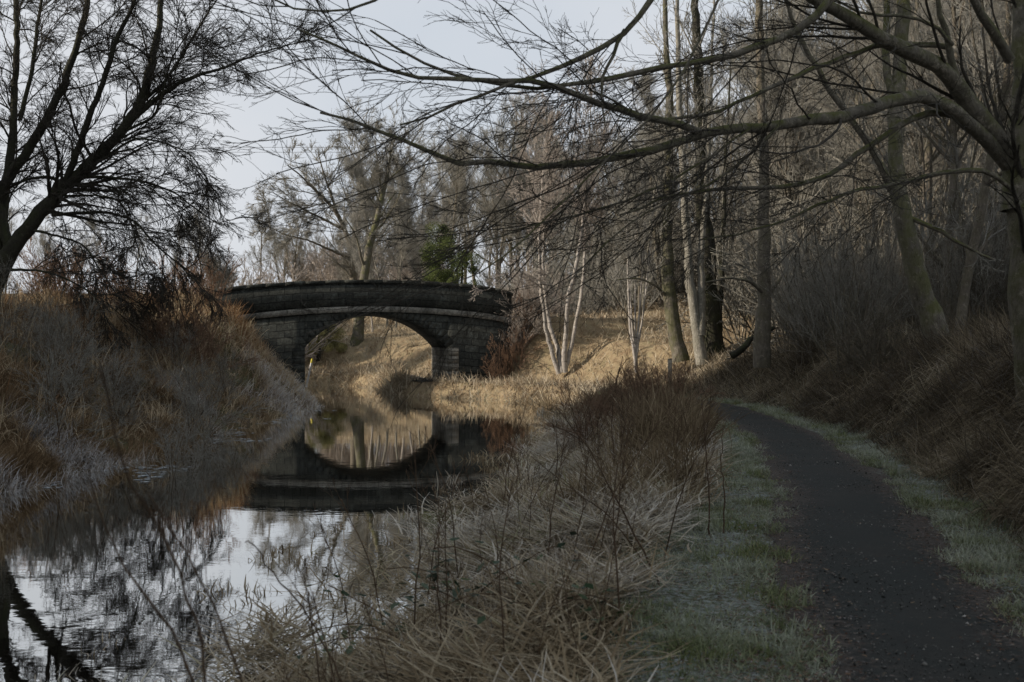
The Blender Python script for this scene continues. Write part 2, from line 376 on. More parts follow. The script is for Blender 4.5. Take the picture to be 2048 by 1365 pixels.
def zfun(x, y, full=False):
    x = np.asarray(x, float); y = np.asarray(y, float)
    dR, dL, sp = fields(x, y)
    # right side
    wdt = np.interp(y, [0, 28, 37, 39], [2.5, 2.5, 0.8, 0.4])
    zr = 0.55 * S(dR / wdt) ** 0.8 + 0.03
    h1 = np.interp(y, [0, 10, 20, 30, 38, 44, 50], [1.5, 1.5, 1.45, 1.3, 0.75, 1.5, 1.6])
    wd = np.interp(y, [0, 30, 38, 44, 50], [1.9, 2.2, 3.2, 2.2, 3.5])
    rise = S((sp - 1.15) / wd) * h1 + np.maximum(0, sp - 2.6) * 0.10 + np.maximum(0, np.minimum(sp, 14) - 5) * 0.08
    rise = np.minimum(rise, 5.5 + 0.01 * sp)
    zr = zr + np.where(sp > 0, rise, 0) * 1.0
    zr = zr - 0.20 * S((vnoise(x, y, 0.85, 81) - 0.45) / 0.12) * S((1.7 - dR) / 0.7) * (sp < -1.6) * S(dR / .1)
    # left side
    za = np.interp(dL, [0, .3, 1, 3, 6, 9, 30], [0, .22, .5, 1.45, 2.75, 3.1, 3.2])
    zb = np.interp(dL, [0, .3, 1.5, 2.8, 4, 30], [0, .3, 1.5, 2.7, 3.1, 3.2])
    k = S((y - 28) / 12)
    zl = za * (1 - k) + zb * k
    far = S((y - 47) / 6); zl = zl * (1 - far) + (np.interp(dL, [0, .5, 3, 12, 40], [0, .4, 1.3, 2.0, 2.2])) * far
    land_l = dL > 0
    z = np.where(land_l, zl, zr)
    # road embankment joining the bridge
    q = np.stack([x - BC[0], y - BC[1]], -1); s = q @ U2; t = q @ A2
    dr = np.maximum(0, np.abs(t - DEP / 2) - DEP / 2 + 0.5)
    out = S((np.abs(s) - SPAN / 2 - 0.3) / 1.6)
    ztop = np.where(s > 0, 3.2 - 0.012 * (s - 5), 3.2)
    emb = (ztop - dr * 0.72) * out - 2 * (1 - out)
    gate = np.where(s > 0, S((sp - 1.2) / 1.5), S((dL - 0.3) / 1.5))
    z = np.where((emb > z), z + (emb - z) * gate, z)
    # bare ridge added out of view on the left, shaped to shade the near canal
    rg = S((-19 - x) / 13) * 21 * (1 - S((y - 22) / 15))
    z = z + np.where(land_l, rg, 0)
    nz = (vnoise(x, y, 1.7, 1) - 0.5) * 0.22 + (vnoise(x, y, 0.6, 2) - 0.5) * 0.10 + (vnoise(x, y, 9, 3) - 0.5) * 0.5 * S((np.abs(sp) - 5) / 6)
    nz = nz + np.where(land_l, (vnoise(x, y, 2.6, 7) - 0.5) * 0.9 + (vnoise(x, y, 1.1, 6) - 0.5) * 0.4, 0)
    amp = S((np.abs(sp) - 0.9) / 1.2)
    lim = np.where(land_l, S(dL / 2.2), S(dR / 1.2))
    z = z + nz * amp * lim
    wet = (dR < 0) & (dL < 0)
    dw = np.minimum(-dR, -dL)
    z = np.where(wet, -np.minimum(dw * 0.35, 0.9) - 0.02, z)
    if full: return z, dR, dL, sp
    return z

def axis(parts):
    out = []
    for a, b, st in parts: out.append(np.arange(a, b, st))
    return np.concatenate(out + [[parts[-1][1]]])
xs = axis([(-700, -150, 60), (-150, -60, 12), (-60, -24, 3), (-24, -14, 0.8), (-14, 12, 0.22), (12, 24, 0.8), (24, 60, 3), (60, 150, 12), (150, 700, 60)])
ys = axis([(-60, -10, 6), (-10, 2, 1.0), (2, 50, 0.25), (50, 66, 0.4), (66, 100, 2), (100, 160, 8), (160, 1400, 80)])
gx, gy = np.meshgrid(xs, ys, indexing='ij')
gz, dR, dL, sp = zfun(gx, gy, True)
gz = np.where(np.abs(sp) < 0.73, gz - 0.05 * (gy < 36), gz)
ni, nj = gx.shape
idx = np.arange(ni * nj).reshape(ni, nj)
q = np.stack([idx[:-1, :-1], idx[1:, :-1], idx[1:, 1:], idx[:-1, 1:]], -1).reshape(-1, 4)
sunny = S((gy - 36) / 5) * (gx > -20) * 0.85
verge = S((np.abs(sp) - 0.5) / 0.3) * (1 - S((np.abs(sp) - 1.5) / 0.7)) * (1 - S((gy - 33) / 4)) * (dR > 0)
me = mesh_of('ground', np.stack([gx, gy, gz], -1).reshape(-1, 3), q, {'sunny': sunny.ravel(), 'verge': verge.ravel()}, True)
g = obj('ground', me, M['ground']); tag(g, 'dark banks and woodland floor either side of the canal', 'ground', kind='structure')

wx = [-95, 6]; wy = [-14, 64]
me = mesh_of('water', np.array([(-95, -14, 0), (6, -14, 0), (6, 66, 0), (-95, 66, 0)], float), np.array([[0, 1, 2, 3]]))
tag(obj('water', me, M['water']), 'still dark canal water mirroring sky and bridge', 'water', kind='structure')

# path strip
def poly_samples(P, step):
    d = np.concatenate([[0], np.cumsum(np.linalg.norm(np.diff(P, axis=0), axis=1))])
    t = np.arange(0, d[-1], step); Q = np.stack([np.interp(t, d, P[:, c]) for c in range(2)], 1)
    for _ in range(12): Q[1:-1] = (Q[:-2] + 2 * Q[1:-1] + Q[2:]) / 4
    return Q
Q = poly_samples(PC[:-2], 0.2); tq = norm(np.gradient(Q, axis=0)); nq = np.stack([tq[:, 1], -tq[:, 0]], 1)
across = np.linspace(-1, 1, 15); hw = 0.89
PX = Q[:, None, :] + nq[:, None, :] * (across[None, :] * (hw - 0.33 * S((Q[:, 1] - 34) / 3))[:, None])[..., None]
edge_w = 1 + 0.0 * PX[..., 0]
zz = 0.575 + 0.02 * (1 - across ** 2)[None, :] - 0.09 * (np.abs(across) ** 6)[None, :] + (vnoise(PX[..., 0], PX[..., 1], 0.5, 5) - .5) * 0.02
base = np.interp(Q[:, 1], [0, 100], [0, 0])[:, None]
kk = S((PX[..., 1] - 33) / 3); zz = zz * (1 - kk) + (zfun(PX[..., 0], PX[..., 1]) + 0.012) * kk
V = np.concatenate([PX, (zz + base)[..., None]], -1).reshape(-1, 3)
a, b = PX.shape[:2]; idx = np.arange(a * b).reshape(a, b)
q = np.stack([idx[:-1, :-1], idx[:-1, 1:], idx[1:, 1:], idx[1:, :-1]], -1).reshape(-1, 4)
edge = np.broadcast_to(np.abs(across)[None, :] , (a, b)).ravel()
tag(obj('path', mesh_of('path', V, q, {'edge': edge}, True), M['path']), 'dark narrow towpath with leaf litter along its edges', 'path', kind='structure')

# ---------------------------------------------------------------- bridge
def ztop_par(s): return 4.62 - 0.0105 * s * s - 0.05 * np.maximum(0, np.abs(s) - 5.2) ** 1.5 - 0.13 * np.maximum(0, s - 4.4) ** 1.5
def zstr(s): return 3.57 - 0.0135 * s * s - 0.03 * np.maximum(0, np.abs(s) - 5.2) ** 1.5 - 0.06 * np.maximum(0, s - 4.4) ** 1.5      # top of the string course
ZS, ZCR = 1.93, 3.27
HS = SPAN / 2
RAD = (HS ** 2 + (ZCR - ZS) ** 2) / (2 * (ZCR - ZS)); ZCN = ZCR - RAD
def zarch(s, r=RAD): return ZCN + np.sqrt(np.maximum(r * r - s * s, 0))
SL, SR = -8.0, 5.45
bridge = thing('stone_arch_bridge', 'old blackened stone arch bridge spanning the canal with humped parapet', 'bridge', (BC[0], BC[1], 0), BA)
def bar(s, t0, t1, zlo, zhi):
    """solid bar along s between t0..t1 and zlo(s)..zhi(s)"""
    n = len(s); V = np.stack([np.stack([s, np.full(n, t), z], -1) for t, z in ((t0, zlo), (t1, zlo), (t1, zhi), (t0, zhi))], 1).reshape(-1, 3)
    i = (np.arange(n - 1) * 4)[:, None]; j = np.arange(4)[None]; j2 = (j + 1) % 4
    q = np.stack([i + j, i + 4 + j, i + 4 + j2, i + j2], -1).reshape(-1, 4)
    caps = np.array([[0, 1, 2, 3], [(n - 1) * 4 + 3, (n - 1) * 4 + 2, (n - 1) * 4 + 1, (n - 1) * 4]])
    return V, np.vstack([q, caps])
sA = np.linspace(-HS, HS, 41); sLf = np.linspace(SL, -HS, 14); sRt = np.linspace(HS, SR, 14)
A = Acc()
V, q = bar(sA, 0, DEP, zarch(sA), zstr(sA) - 0.03); A.add(V, q)
V, q = bar(sLf, 0, DEP, 0 * sLf - 0.8, zstr(sLf) - 0.03); A.add(V, q)
V, q = bar(sRt, 0, DEP, 0 * sRt - 0.8, zstr(sRt) - 0.03); A.add(V, q)
obj('spandrel_wall', A.mesh('spandrel_wall'), M['stone'], bridge)
sAll = np.linspace(SL, SR, 60)
A = Acc(); V, q = bar(sAll, -0.09, 0.30, zstr(sAll) - 0.22, zstr(sAll)); A.add(V, q)
V, q = bar(sAll, DEP - 0.30, DEP + 0.09, zstr(sAll) - 0.22, zstr(sAll)); A.add(V, q)
so_ = obj('string_course', A.mesh('string_course'), M['stone_pale'], bridge); so_['label'] = 'paler dressed stone band under the parapet'
rb_ = np.random.RandomState(4)
for t0 in (0.0, DEP - 0.38):
    s = np.linspace(SL, SR, 60); V, q = bar(s, t0, t0 + 0.38, zstr(s) + 0.002, ztop_par(s) - 0.13)
    p = obj('parapet', mesh_of('parapet', V, q), M['stone'], bridge)
    A = Acc(); e = np.linspace(SL - .05, SR + .05, 19)
    for a_, b_ in zip(e[:-1], e[1:]):
        ss = np.linspace(a_ + 0.006, b_ - 0.006, 4); dz = rb_.uniform(-0.012, 0.012)
        V, q = bar(ss, t0 - 0.06, t0 + 0.44, ztop_par(ss) - 0.128, ztop_par(ss) + dz); A.add(V, q)
    c_ = obj('coping', A.mesh('coping'), M['stone'], p)
A = Acc(); nv = 29; th0 = math.asin(HS / RAD); th = np.linspace(-th0, th0, nv + 1)
for k_ in range(nv):
    a0, a1 = th[k_] + 0.0015, th[k_ + 1] - 0.0015; ro = RAD + (0.36 if k_ != nv // 2 else 0.42)
    for t0, t1 in ((-0.012, 0.3),):
        pts = [(r * math.sin(a), t, ZCN + r * math.cos(a)) for t in (t0, t1) for r, a in ((RAD - 0.004, a0), (RAD - 0.004, a1), (ro, a1), (ro, a0))]
        A.add(np.array(pts), np.array([[0, 1, 2, 3], [7, 6, 5, 4], [0, 4, 5, 1], [1, 5, 6, 2], [2, 6, 7, 3], [3, 7, 4, 0]]))
obj('arch_ring', A.mesh('arch_ring'), M['stone'], bridge)
# abutments under the springing: right one has light painted in as a paler colour
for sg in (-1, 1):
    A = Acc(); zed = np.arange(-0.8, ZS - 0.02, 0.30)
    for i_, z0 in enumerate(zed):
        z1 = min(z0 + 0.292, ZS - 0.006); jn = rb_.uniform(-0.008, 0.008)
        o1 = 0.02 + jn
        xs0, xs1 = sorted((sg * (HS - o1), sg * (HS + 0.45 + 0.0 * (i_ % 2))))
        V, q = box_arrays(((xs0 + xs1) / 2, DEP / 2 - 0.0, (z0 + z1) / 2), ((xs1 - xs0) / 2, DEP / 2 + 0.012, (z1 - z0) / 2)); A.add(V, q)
    ab = obj('abutment', A.mesh('abutment'), M['stone_lit'] if sg > 0 else M['stone'], bridge)
    if sg > 0: ab['label'] = 'abutment beside the towpath with light painted in as paler stone'
V, q = bar(sAll, 0.38, DEP - 0.38, zstr(sAll) - 0.02, zstr(sAll) + 0.06)
obj('roadway', mesh_of('roadway', V, q), M['ground'], bridge)

# ---------------------------------------------------------------- grass
def blades(rng, x, y, z, h, wd, tint, frost, lean, az, nseg=3, droop=0.5, curl=None, kink=0.0):
    n = len(x); k = nseg + 1
    s = np.linspace(0, 1, k)[None, :]
    az2 = az[:, None]
    curl = np.zeros(n) if curl is None else curl
    th = lean[:, None] + droop * s * (1 + 0.6 * rng.normal(size=(n, 1))) * 1.2
    if kink > 0:
        kj = (rng.rand(n, 1) * nseg).astype(int) + 1; on_ = rng.rand(n, 1) < kink
        th = th + on_ * (np.arange(k)[None, :] >= kj) * rng.uniform(0.5, 1.9, (n, 1))
    dl = (h / nseg)[:, None]
    hz = np.concatenate([np.zeros((n, 1)), np.cumsum(np.sin(th[:, 1:]) * dl, 1)], 1)
    vt = np.concatenate([np.zeros((n, 1)), np.cumsum(np.cos(th[:, 1:]) * dl, 1)], 1)
    az3 = az2 + curl[:, None] * s
    cx = x[:, None] + hz * np.cos(az3); cy = y[:, None] + hz * np.sin(az3); cz = z[:, None] + vt
    wz = rng.uniform(0, 2 * PI, n)[:, None]
    ww = wd[:, None] * (1 - s ** 2 * 0.85) * 0.5
    ox = np.cos(wz) * ww; oy = np.sin(wz) * ww
    Lf = np.stack([cx - ox, cy - oy, cz], -1); Rt = np.stack([cx + ox, cy + oy, cz], -1)
    V = np.stack([Lf, Rt], 2).reshape(-1, 3)
    b = (np.arange(n) * 2 * k)[:, None]; i = (np.arange(nseg) * 2)[None]
    q = np.stack([b + i, b + i + 1, b + i + 3, b + i + 2], -1).reshape(-1, 4)
    return V, q, np.repeat(tint, 2 * k), (frost[:, None] * np.repeat(0.5 + 0.5 * s, 2, 1)).ravel()

def scatter(rng, n, xr, yr, keep, near=True, clump=10, sig=0.10):
    """tufts with density falling off with distance; keep(x, y) -> probability"""
    nc = n // clump; X = []; Y = []; tot = 0
    while tot < nc:
        m = nc * 3
        if near: y = yr[0] * (yr[1] / yr[0]) ** rng.rand(m)
        else: y = rng.uniform(yr[0], yr[1], m)
        x = rng.uniform(xr[0], xr[1], m)
        ok = (rng.rand(m) < keep(x, y)) & (np.abs(x) < y * 0.50 + 1.2)
        X.append(x[ok]); Y.append(y[ok]); tot += ok.sum()
        if ok.sum() == 0: raise RuntimeError('no room')
    x = np.concatenate(X)[:nc]; y = np.concatenate(Y)[:nc]
    ci = np.repeat(np.arange(nc), clump)
    sg = sig
    return x[ci] + rng.normal(size=len(ci)) * sg, y[ci] + rng.normal(size=len(ci)) * sg, ci, nc

def grass_obj(name, label, mat, V):
    A = [np.concatenate([v[i] if i != 1 else v[i] for v in V]) for i in (0,)][0]
    off = 0; Q = []; 
    for v in V: Q.append(v[1] + off); off += len(v[0])
    me = mesh_of(name, A, np.concatenate(Q), {'tint': np.concatenate([v[2] for v in V]), 'frost': np.concatenate([v[3] for v in V])})
    return tag(obj(name, me, mat), label, name.replace('_', ' '), kind='stuff')

rng = np.random.RandomState(11)
# -- short frosted verge
def kp(x, y):
    dR, dL, sp = fields(x, y); a = np.abs(sp)
    lim = np.where(sp < 0, np.interp(y, [5, 12, 20], [2.4, 2.1, 1.7]), 1.5)
    p = ((a > 0.74) & (a < lim) & (dR > 0.3)).astype(float) * (0.3 + 0.7 * (vnoise(x, y, 0.35, 8) > 0.42))
    p = p * np.where(vnoise(x, y, 0.8, 19) > 0.38, 1, 0.25)
    p += ((a > 0.55) & (a <= 0.78)) * 0.6 * (vnoise(x, y, 0.45, 9) > 0.5)
    return np.clip(p, 0, 1)
x, y, ci, nc = scatter(rng, 130000, (-1.0, 8), (4.6, 37), kp, True, 8, 0.035)
z = zfun(x, y); n = len(x)
fr = np.clip((vnoise(x, y, 0.45, 21) * 0.7 + vnoise(x, y, 0.12, 22) * 0.6 - 0.30) * 1.5, 0, 0.9)
V1 = blades(rng, x, y, z - 0.01, rng.uniform(0.025, 0.085, n) * (0.5 + vnoise(x, y, 0.6, 18)) * (1 + 0.02 * y), 0.004 + 0.00035 * y + rng.uniform(0, 0.003, n), np.clip(rng.rand(nc)[ci] * 0.6 + rng.rand(n) * 0.4, 0, 1), fr, np.abs(rng.normal(size=n)) * 0.5, rng.rand(n) * 2 * PI, 2, 0.8)
grass_obj('verge_grass', 'short frosted grass along both edges of the towpath', M['verge'], [V1])

# -- reeds in the marshy margin
def kp(x, y):
    dR, dL, sp = fields(x, y)
    p = ((dR > -0.45) & (sp < -np.interp(y, [5, 12, 20], [1.85, 1.6, 1.4]) + (vnoise(x, y, .7, 92) - .5) * .6)).astype(float) * np.where(dR < 0.5, 0.05 + 0.7 * (vnoise(x, y, 0.8, 12) > 0.6), 0.8)
    hole = (vnoise(x, y, 1.0, 14) < 0.46) | ((vnoise(x, y, 0.85, 81) > 0.52) & (dR < 1.6))
    return (p * np.where(hole, 0.08, 1) + ((dR <= -0.45) & (dR > -1.5) & (vnoise(x, y, 0.7, 16) > 0.62)) * 0.25) * (y < 40)
x, y, ci, nc = scatter(rng, 34000, (-3.6, 5), (4.3, 40), kp, True, 14, 0.07)
z = np.maximum(zfun(x, y), -.05); n = len(x); dR, dL, sp = fields(x, y)
hh = rng.uniform(0.14, 0.55, n) * (0.5 + 0.8 * vnoise(x, y, 1.2, 13)) * np.interp(dR, [-0.5, 0.5, 1.5, 3], [0.55, 0.6, 0.9, 1.0]) * np.interp(y, [4, 8, 14, 20, 30], [0.75, 0.8, 1.0, 1.3, 1.25])
tall = S((sp + 2.9) / .5) * S((y - 9) / 3)
hh = hh * (1 + 0.75 * tall)
fr = np.clip((vnoise(x, y, 1.1, 31) - 0.5) * 3.2, 0, 0.85) * (rng.rand(n) < 0.75) * (1 - tall)
tn = np.clip(rng.rand(nc)[ci] * 0.55 + rng.rand(n) * 0.4, 0, 1)
tn = tn * (1 - .3 * tall)
V1 = blades(rng, x, y, z - 0.02, hh, (0.006 + rng.uniform(0, 0.011, n) + 0.0004 * y) * np.interp(y, [4, 8, 15], [0.62, 0.85, 1.1]), tn, fr, np.abs(rng.normal(size=n)) * 0.25, (rng.rand(nc) * 2 * PI)[ci] + rng.normal(size=n) * 0.8, 5, 0.7, None, 0.5)
# flattened, rimed straw between them
def kp2(x, y):
    dR, dL, sp = fields(x, y)
    return ((dR > -0.35) & (sp < -np.interp(y, [5, 12, 20], [1.75, 1.5, 1.3]))).astype(float) * (0.15 + 0.85 * (vnoise(x, y, 0.9, 15) > 0.45)) * (y < 36) * np.where((vnoise(x, y, 0.85, 81) > 0.55) & (dR < 1.5), .12, 1)
x, y, ci, nc = scatter(rng, 46000, (-3, 5), (4.3, 36), kp2, True, 12, 0.12)
z = np.maximum(zfun(x, y), 0.0); n = len(x)
V2 = blades(rng, x, y, z + rng.uniform(0.01, 0.14, n), rng.uniform(0.15, 0.5, n), 0.008 + rng.uniform(0, 0.011, n) + 0.0003 * y, np.clip(0.35 + rng.rand(n) * 0.5, 0, .86), np.clip(rng.rand(n) * 1.1 - 0.15 + 2.2 * (vnoise(x, y, 0.9, 33) - .5), 0, 0.95), 1.25 + rng.normal(size=n) * 0.22, (rng.rand(nc) * 2 * PI)[ci] + rng.normal(size=n) * 0.9, 3, 0.15, rng.normal(size=n) * 0.6)
grass_obj('reeds', 'dead brown and straw reeds, part rimed, between water and towpath', M['reed'], [V1, V2])

# -- left bank
def kp(x, y):
    dR, dL, sp = fields(x, y)
    return ((dL > -0.15) & (dL < 12)).astype(float) * np.interp(dL, [0, 1, 6, 12], [1, 1, 0.7, 0.5]) * (y < 47) * np.where(vnoise(x, y, 0.9, 48) > 0.42, 1, 0.15)
x, y, ci, nc = scatter(rng, 100000, (-24, -6), (12, 47), kp, True, 16, 0.13)
z = zfun(x, y); n = len(x); dR, dL, sp = fields(x, y)
lo = S((1.9 - dL + (vnoise(x, y, 1.6, 42) - 0.5) * 1.6) / 1.0)
rust = (rng.rand(nc)[ci] < np.interp(y, [12, 28, 36], [0.0, 0.05, 0.42])) & (dL > 1.2) & (vnoise(x, y, 2.2, 44) > 0.35)
hh = rng.uniform(0.3, 0.75, n) * np.interp(dL, [0, 1, 3], [0.5, 0.65, 0.95]) * (0.35 + 1.2 * vnoise(x, y, 0.9, 41))
hh = np.where(rust, hh * 1.2, hh)
fr = lo * np.clip(rng.rand(n) * 1.6, 0, 1) * np.clip((vnoise(x, y, 1.5, 43) - 0.45) * 6, 0, 1)
tn = np.clip(rng.rand(nc)[ci] * 0.6 + rng.rand(n) * 0.4, 0, 1) * np.interp(y, [12, 26, 34], [0.42, 0.55, 1])
az = np.where(dL < 3, 0.0, rng.rand(n) * 2 * PI) + rng.normal(size=n) * 1.0
args = lambda k: (x[k], y[k], z[k] - 0.03, hh[k], (0.008 + rng.uniform(0, 0.007, n) + 0.0003 * y)[k], tn[k], fr[k], (np.abs(rng.normal(size=n)) * 0.28)[k], az[k])
k = ~rust; V1 = blades(rng, *args(k), 4, 0.95)
VB = V1
k = rust; V1 = blades(rng, *args(k), 3, 0.3)
grass_obj('tall_grass', 'rust coloured tall grass standing on top of the far bank', M['rust_grass'], [V1])

x, y, ci, nc = scatter(rng, 9000, (-24, -6), (12, 46), kp, True, 12, 0.07)
z = zfun(x, y); n = len(x); dR, dL, sp = fields(x, y); k = dL > .5
V9 = blades(rng, x[k], y[k], z[k], rng.uniform(.7, 1.25, n)[k] * np.interp(dL, [0, 2, 4], [.5, .8, 1])[k], (0.009 + rng.uniform(0, .006, n) + 0.0003 * y)[k], rng.uniform(.45, .85, n)[k], 0 * x[k], (np.abs(rng.normal(size=n)) * .35)[k], (rng.rand(nc) * 6.28)[ci][k] + rng.normal(size=n)[k] * .6, 5, 1.3)
grass_obj('bank_grass', 'drooping dead grass on the far bank, rimed white near the water', M['bank'], [VB, V9])

# -- right bank, brown and shaded
def kp(x, y):
    dR, dL, sp = fields(x, y)
    return ((sp > 1.1 + 0.45 * vnoise(x, y, 0.8, 51)) & (sp < 10)).astype(float) * np.interp(sp, [1, 4, 10], [1, 0.8, 0.3]) * (y < 37)
x, y, ci, nc = scatter(rng, 120000, (3, 16), (6, 37), kp, True, 10, 0.10)
z = zfun(x, y); n = len(x); dR, dL, sp = fields(x, y)
hh = rng.uniform(0.25, 0.7, n) * (0.55 + 0.9 * vnoise(x, y, 1.0, 52)) * np.interp(sp, [1, 1.6, 3], [0.5, 0.9, 1.1])
tn = np.clip(rng.rand(nc)[ci] * 0.65 + rng.rand(n) * 0.35, 0, 1) * (0.35 + 0.8 * vnoise(x, y, 1.4, 53))
V1 = blades(rng, x, y, z - 0.02, hh, 0.006 + rng.uniform(0, 0.006, n) + 0.0003 * y, tn, np.clip(rng.rand(n) - 0.85, 0, 1) * 2, 0.35 + np.abs(rng.normal(size=n)) * 0.4, PI + rng.normal(size=n) * 0.9, 4, 1.3)
grass_obj('bank_undergrowth', 'brown matted dead grass and bracken hanging down the shaded bank', M['dark_bank'], [V1])

# -- sunlit slopes by and beyond the bridge
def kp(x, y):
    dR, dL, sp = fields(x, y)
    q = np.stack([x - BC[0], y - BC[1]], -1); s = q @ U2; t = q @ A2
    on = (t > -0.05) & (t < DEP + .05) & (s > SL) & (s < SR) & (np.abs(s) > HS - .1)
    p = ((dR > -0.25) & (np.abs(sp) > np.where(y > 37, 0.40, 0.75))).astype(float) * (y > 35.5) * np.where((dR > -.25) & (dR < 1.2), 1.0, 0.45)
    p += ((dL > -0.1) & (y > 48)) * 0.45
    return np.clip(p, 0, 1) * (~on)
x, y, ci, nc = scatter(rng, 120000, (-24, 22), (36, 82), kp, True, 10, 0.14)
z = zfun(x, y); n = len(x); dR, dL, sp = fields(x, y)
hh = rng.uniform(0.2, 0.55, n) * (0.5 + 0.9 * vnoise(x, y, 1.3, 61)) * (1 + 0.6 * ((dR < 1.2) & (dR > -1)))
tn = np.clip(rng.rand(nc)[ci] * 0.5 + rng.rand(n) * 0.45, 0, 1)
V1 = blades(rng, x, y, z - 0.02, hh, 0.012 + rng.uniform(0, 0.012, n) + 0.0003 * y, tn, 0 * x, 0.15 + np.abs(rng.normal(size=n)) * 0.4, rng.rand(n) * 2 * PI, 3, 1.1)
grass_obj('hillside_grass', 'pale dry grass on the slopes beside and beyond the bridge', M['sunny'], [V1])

# -- fallen leaves on the path edges and bank foot
def kp(x, y):
    dR, dL, sp = fields(x, y); a = np.abs(sp)
    return (a < 1.7) * np.interp(a, [0.0, 0.25, 0.6, 0.85, 1.3, 1.7], [0.03, 0.08, 0.8, 1, 0.6, 0.5])
x, y, ci, nc = scatter(rng, 42000, (0, 8), (4.6, 34), kp, True, 1, 0.0)
_, _, sp = fields(x, y)
z = np.where(np.abs(sp) < 0.85, 0.60, zfun(x, y) + 0.02); n = len(x)
V1 = blades(rng, x, y, z, rng.uniform(0.012, 0.032, n), rng.uniform(0.008, 0.018, n), rng.rand(n) * .9, np.clip(rng.rand(n) - .6, 0, 1), 1.45 + rng.normal(size=n) * 0.12, rng.rand(n) * 2 * PI, 2, 0.1)
grass_obj('leaf_litter', 'small fallen leaves scattered along the towpath edges', M['litter'], [V1])

# -- grit lying on the path
n = 9000; t = rng.rand(n); yy = 4.8 * 6 ** rng.rand(n); px_ = np.interp(yy, Q[:, 1], Q[:, 0]); x = px_ + rng.normal(size=n) * .45
k = np.abs(x - px_) < .85; x = x[k]; y = yy[k]; n = len(x); r = rng.uniform(.002, .006, n) * (1 + (rng.rand(n) < .04) * 1.5)
oc = np.array([[1,0,0],[0,1,0],[-1,0,0],[0,-1,0],[0,0,1],[0,0,-1]], float); of = np.array([[0,1,4],[1,2,4],[2,3,4],[3,0,4],[1,0,5],[2,1,5],[3,2,5],[0,3,5]])
V = np.stack([x, y, np.full(n, .594)], -1)[:, None] + oc[None] * r[:, None, None] * rng.uniform(.6, 1.5, (n, 1, 3)) + rng.normal(size=(n, 6, 3)) * r[:, None, None] * .15
q = ((np.arange(n) * 6)[:, None, None] + of[None]).reshape(-1, 3)
M['grit'] = grassmat('path grit', [(0.0, (.03, .032, .03)), (0.6, (.10, .10, .095)), (0.93, (.2, .195, .18)), (1.0, (.4, .39, .36))], trans=0.0)
tag(obj('gravel', mesh_of('gravel', V.reshape(-1, 3), q, {'tint': np.repeat(rng.rand(n), 6), 'frost': np.zeros(n * 6)}), M['grit']), 'small loose grit scattered over the dark towpath', 'gravel', kind='stuff')

# -- rimed ice skin between the stems and along the far bank
def kp(x, y):
    dR, dL, sp = fields(x, y)
    a = (dR < 0.5) & (dR > -1.3) & (vnoise(x, y, 0.8, 71) > 0.66) & (y < 22)
    b = (dL < 0.1) & (dL > -1.6) & (vnoise(x, y, 0.9, 72) > 0.62) & (y > 17) & (y < 36)
    return b.astype(float)
x, y, ci, nc = scatter(rng, 700, (-10, -5), (16, 36), kp, True, 3, 0.06)
n = len(x); rr = rng.uniform(.01, .045, n); aa = np.arange(6) * PI / 3
RR = rr[:, None] * rng.uniform(.4, 1.2, (n, 6)); V = np.stack([x[:, None] + RR * np.cos(aa) * 1.5, y[:, None] + RR * np.sin(aa), np.broadcast_to(0.004 + rng.rand(n)[:, None] * .01, (n, 6))], -1).reshape(-1, 3)
tag(obj('ice', mesh_of('ice', V, (np.arange(n) * 6)[:, None] + np.arange(6)[None]), M['ice']), 'thin broken plates of rimed ice along the water edges', 'ice', kind='stuff')

# ---------------------------------------------------------------- trees
def tree_meshes(seed, H, r0, n1=16, n2=8, n3=6, n4=4, t0=0.22, spread=0.42, a1=0.85, up=0.07, lean=0.02, rm=0.006, tw=1.0, wig=0.16):
    rg = np.random.RandomState(seed)
    k = 16; d = np.array([lean * rg.normal(), lean * rg.normal(), 1.0]); P = [np.zeros(3) - [0, 0, .4]]
    for i in range(k - 1):
        d = norm(d + rg.normal(size=3) * 0.06 + np.array([0, 0, .03])); P.append(P[-1] + d * (H + .4) / (k - 1))
    P = np.array(P)[None]; s = np.linspace(0, 1, k)
    R = (r0 * (1 - s) ** 0.8 + 0.02 + r0 * 0.35 * np.exp(-s * 22))[None]
    A = Acc(); V, q = tubes(P, R, 8); A.add(V, q)
    P1, R1 = grow(P, R, rg, n1, t0, 0.97, a1, spread, 9, wig * 0.8, up, 0.55, 0.02, 0.62)
    V, q = tubes(P1, R1, 5); A.add(V, q); trunk = A.mesh('trunk', True)
    B = Acc()
    P2, R2 = grow(P1, R1, rg, n2, 0.15, 1.0, 0.62, 0.55, 8, wig, up, 0.5, 0.011, 0.4); V, q = tubes(P2, R2, 4); B.add(V, q)
    P3, R3 = grow(P2, R2, rg, n3, 0.12, 1.0, 0.55, 0.60, 6, wig, up * .6, 0.6, rm, 0.35, lmin=.6); V, q = tubes(P3, R3, 3); B.add(V, q)
    P4, R4 = grow(P3, R3, rg, n4, 0.1, 1.0, 0.55, 0.6, 4, wig, up * .4, 0.6, rm * tw, 0.3, lmin=.5); V, q = tubes(P4, R4, 3); B.add(V, q)
    return trunk, B.mesh('crown')

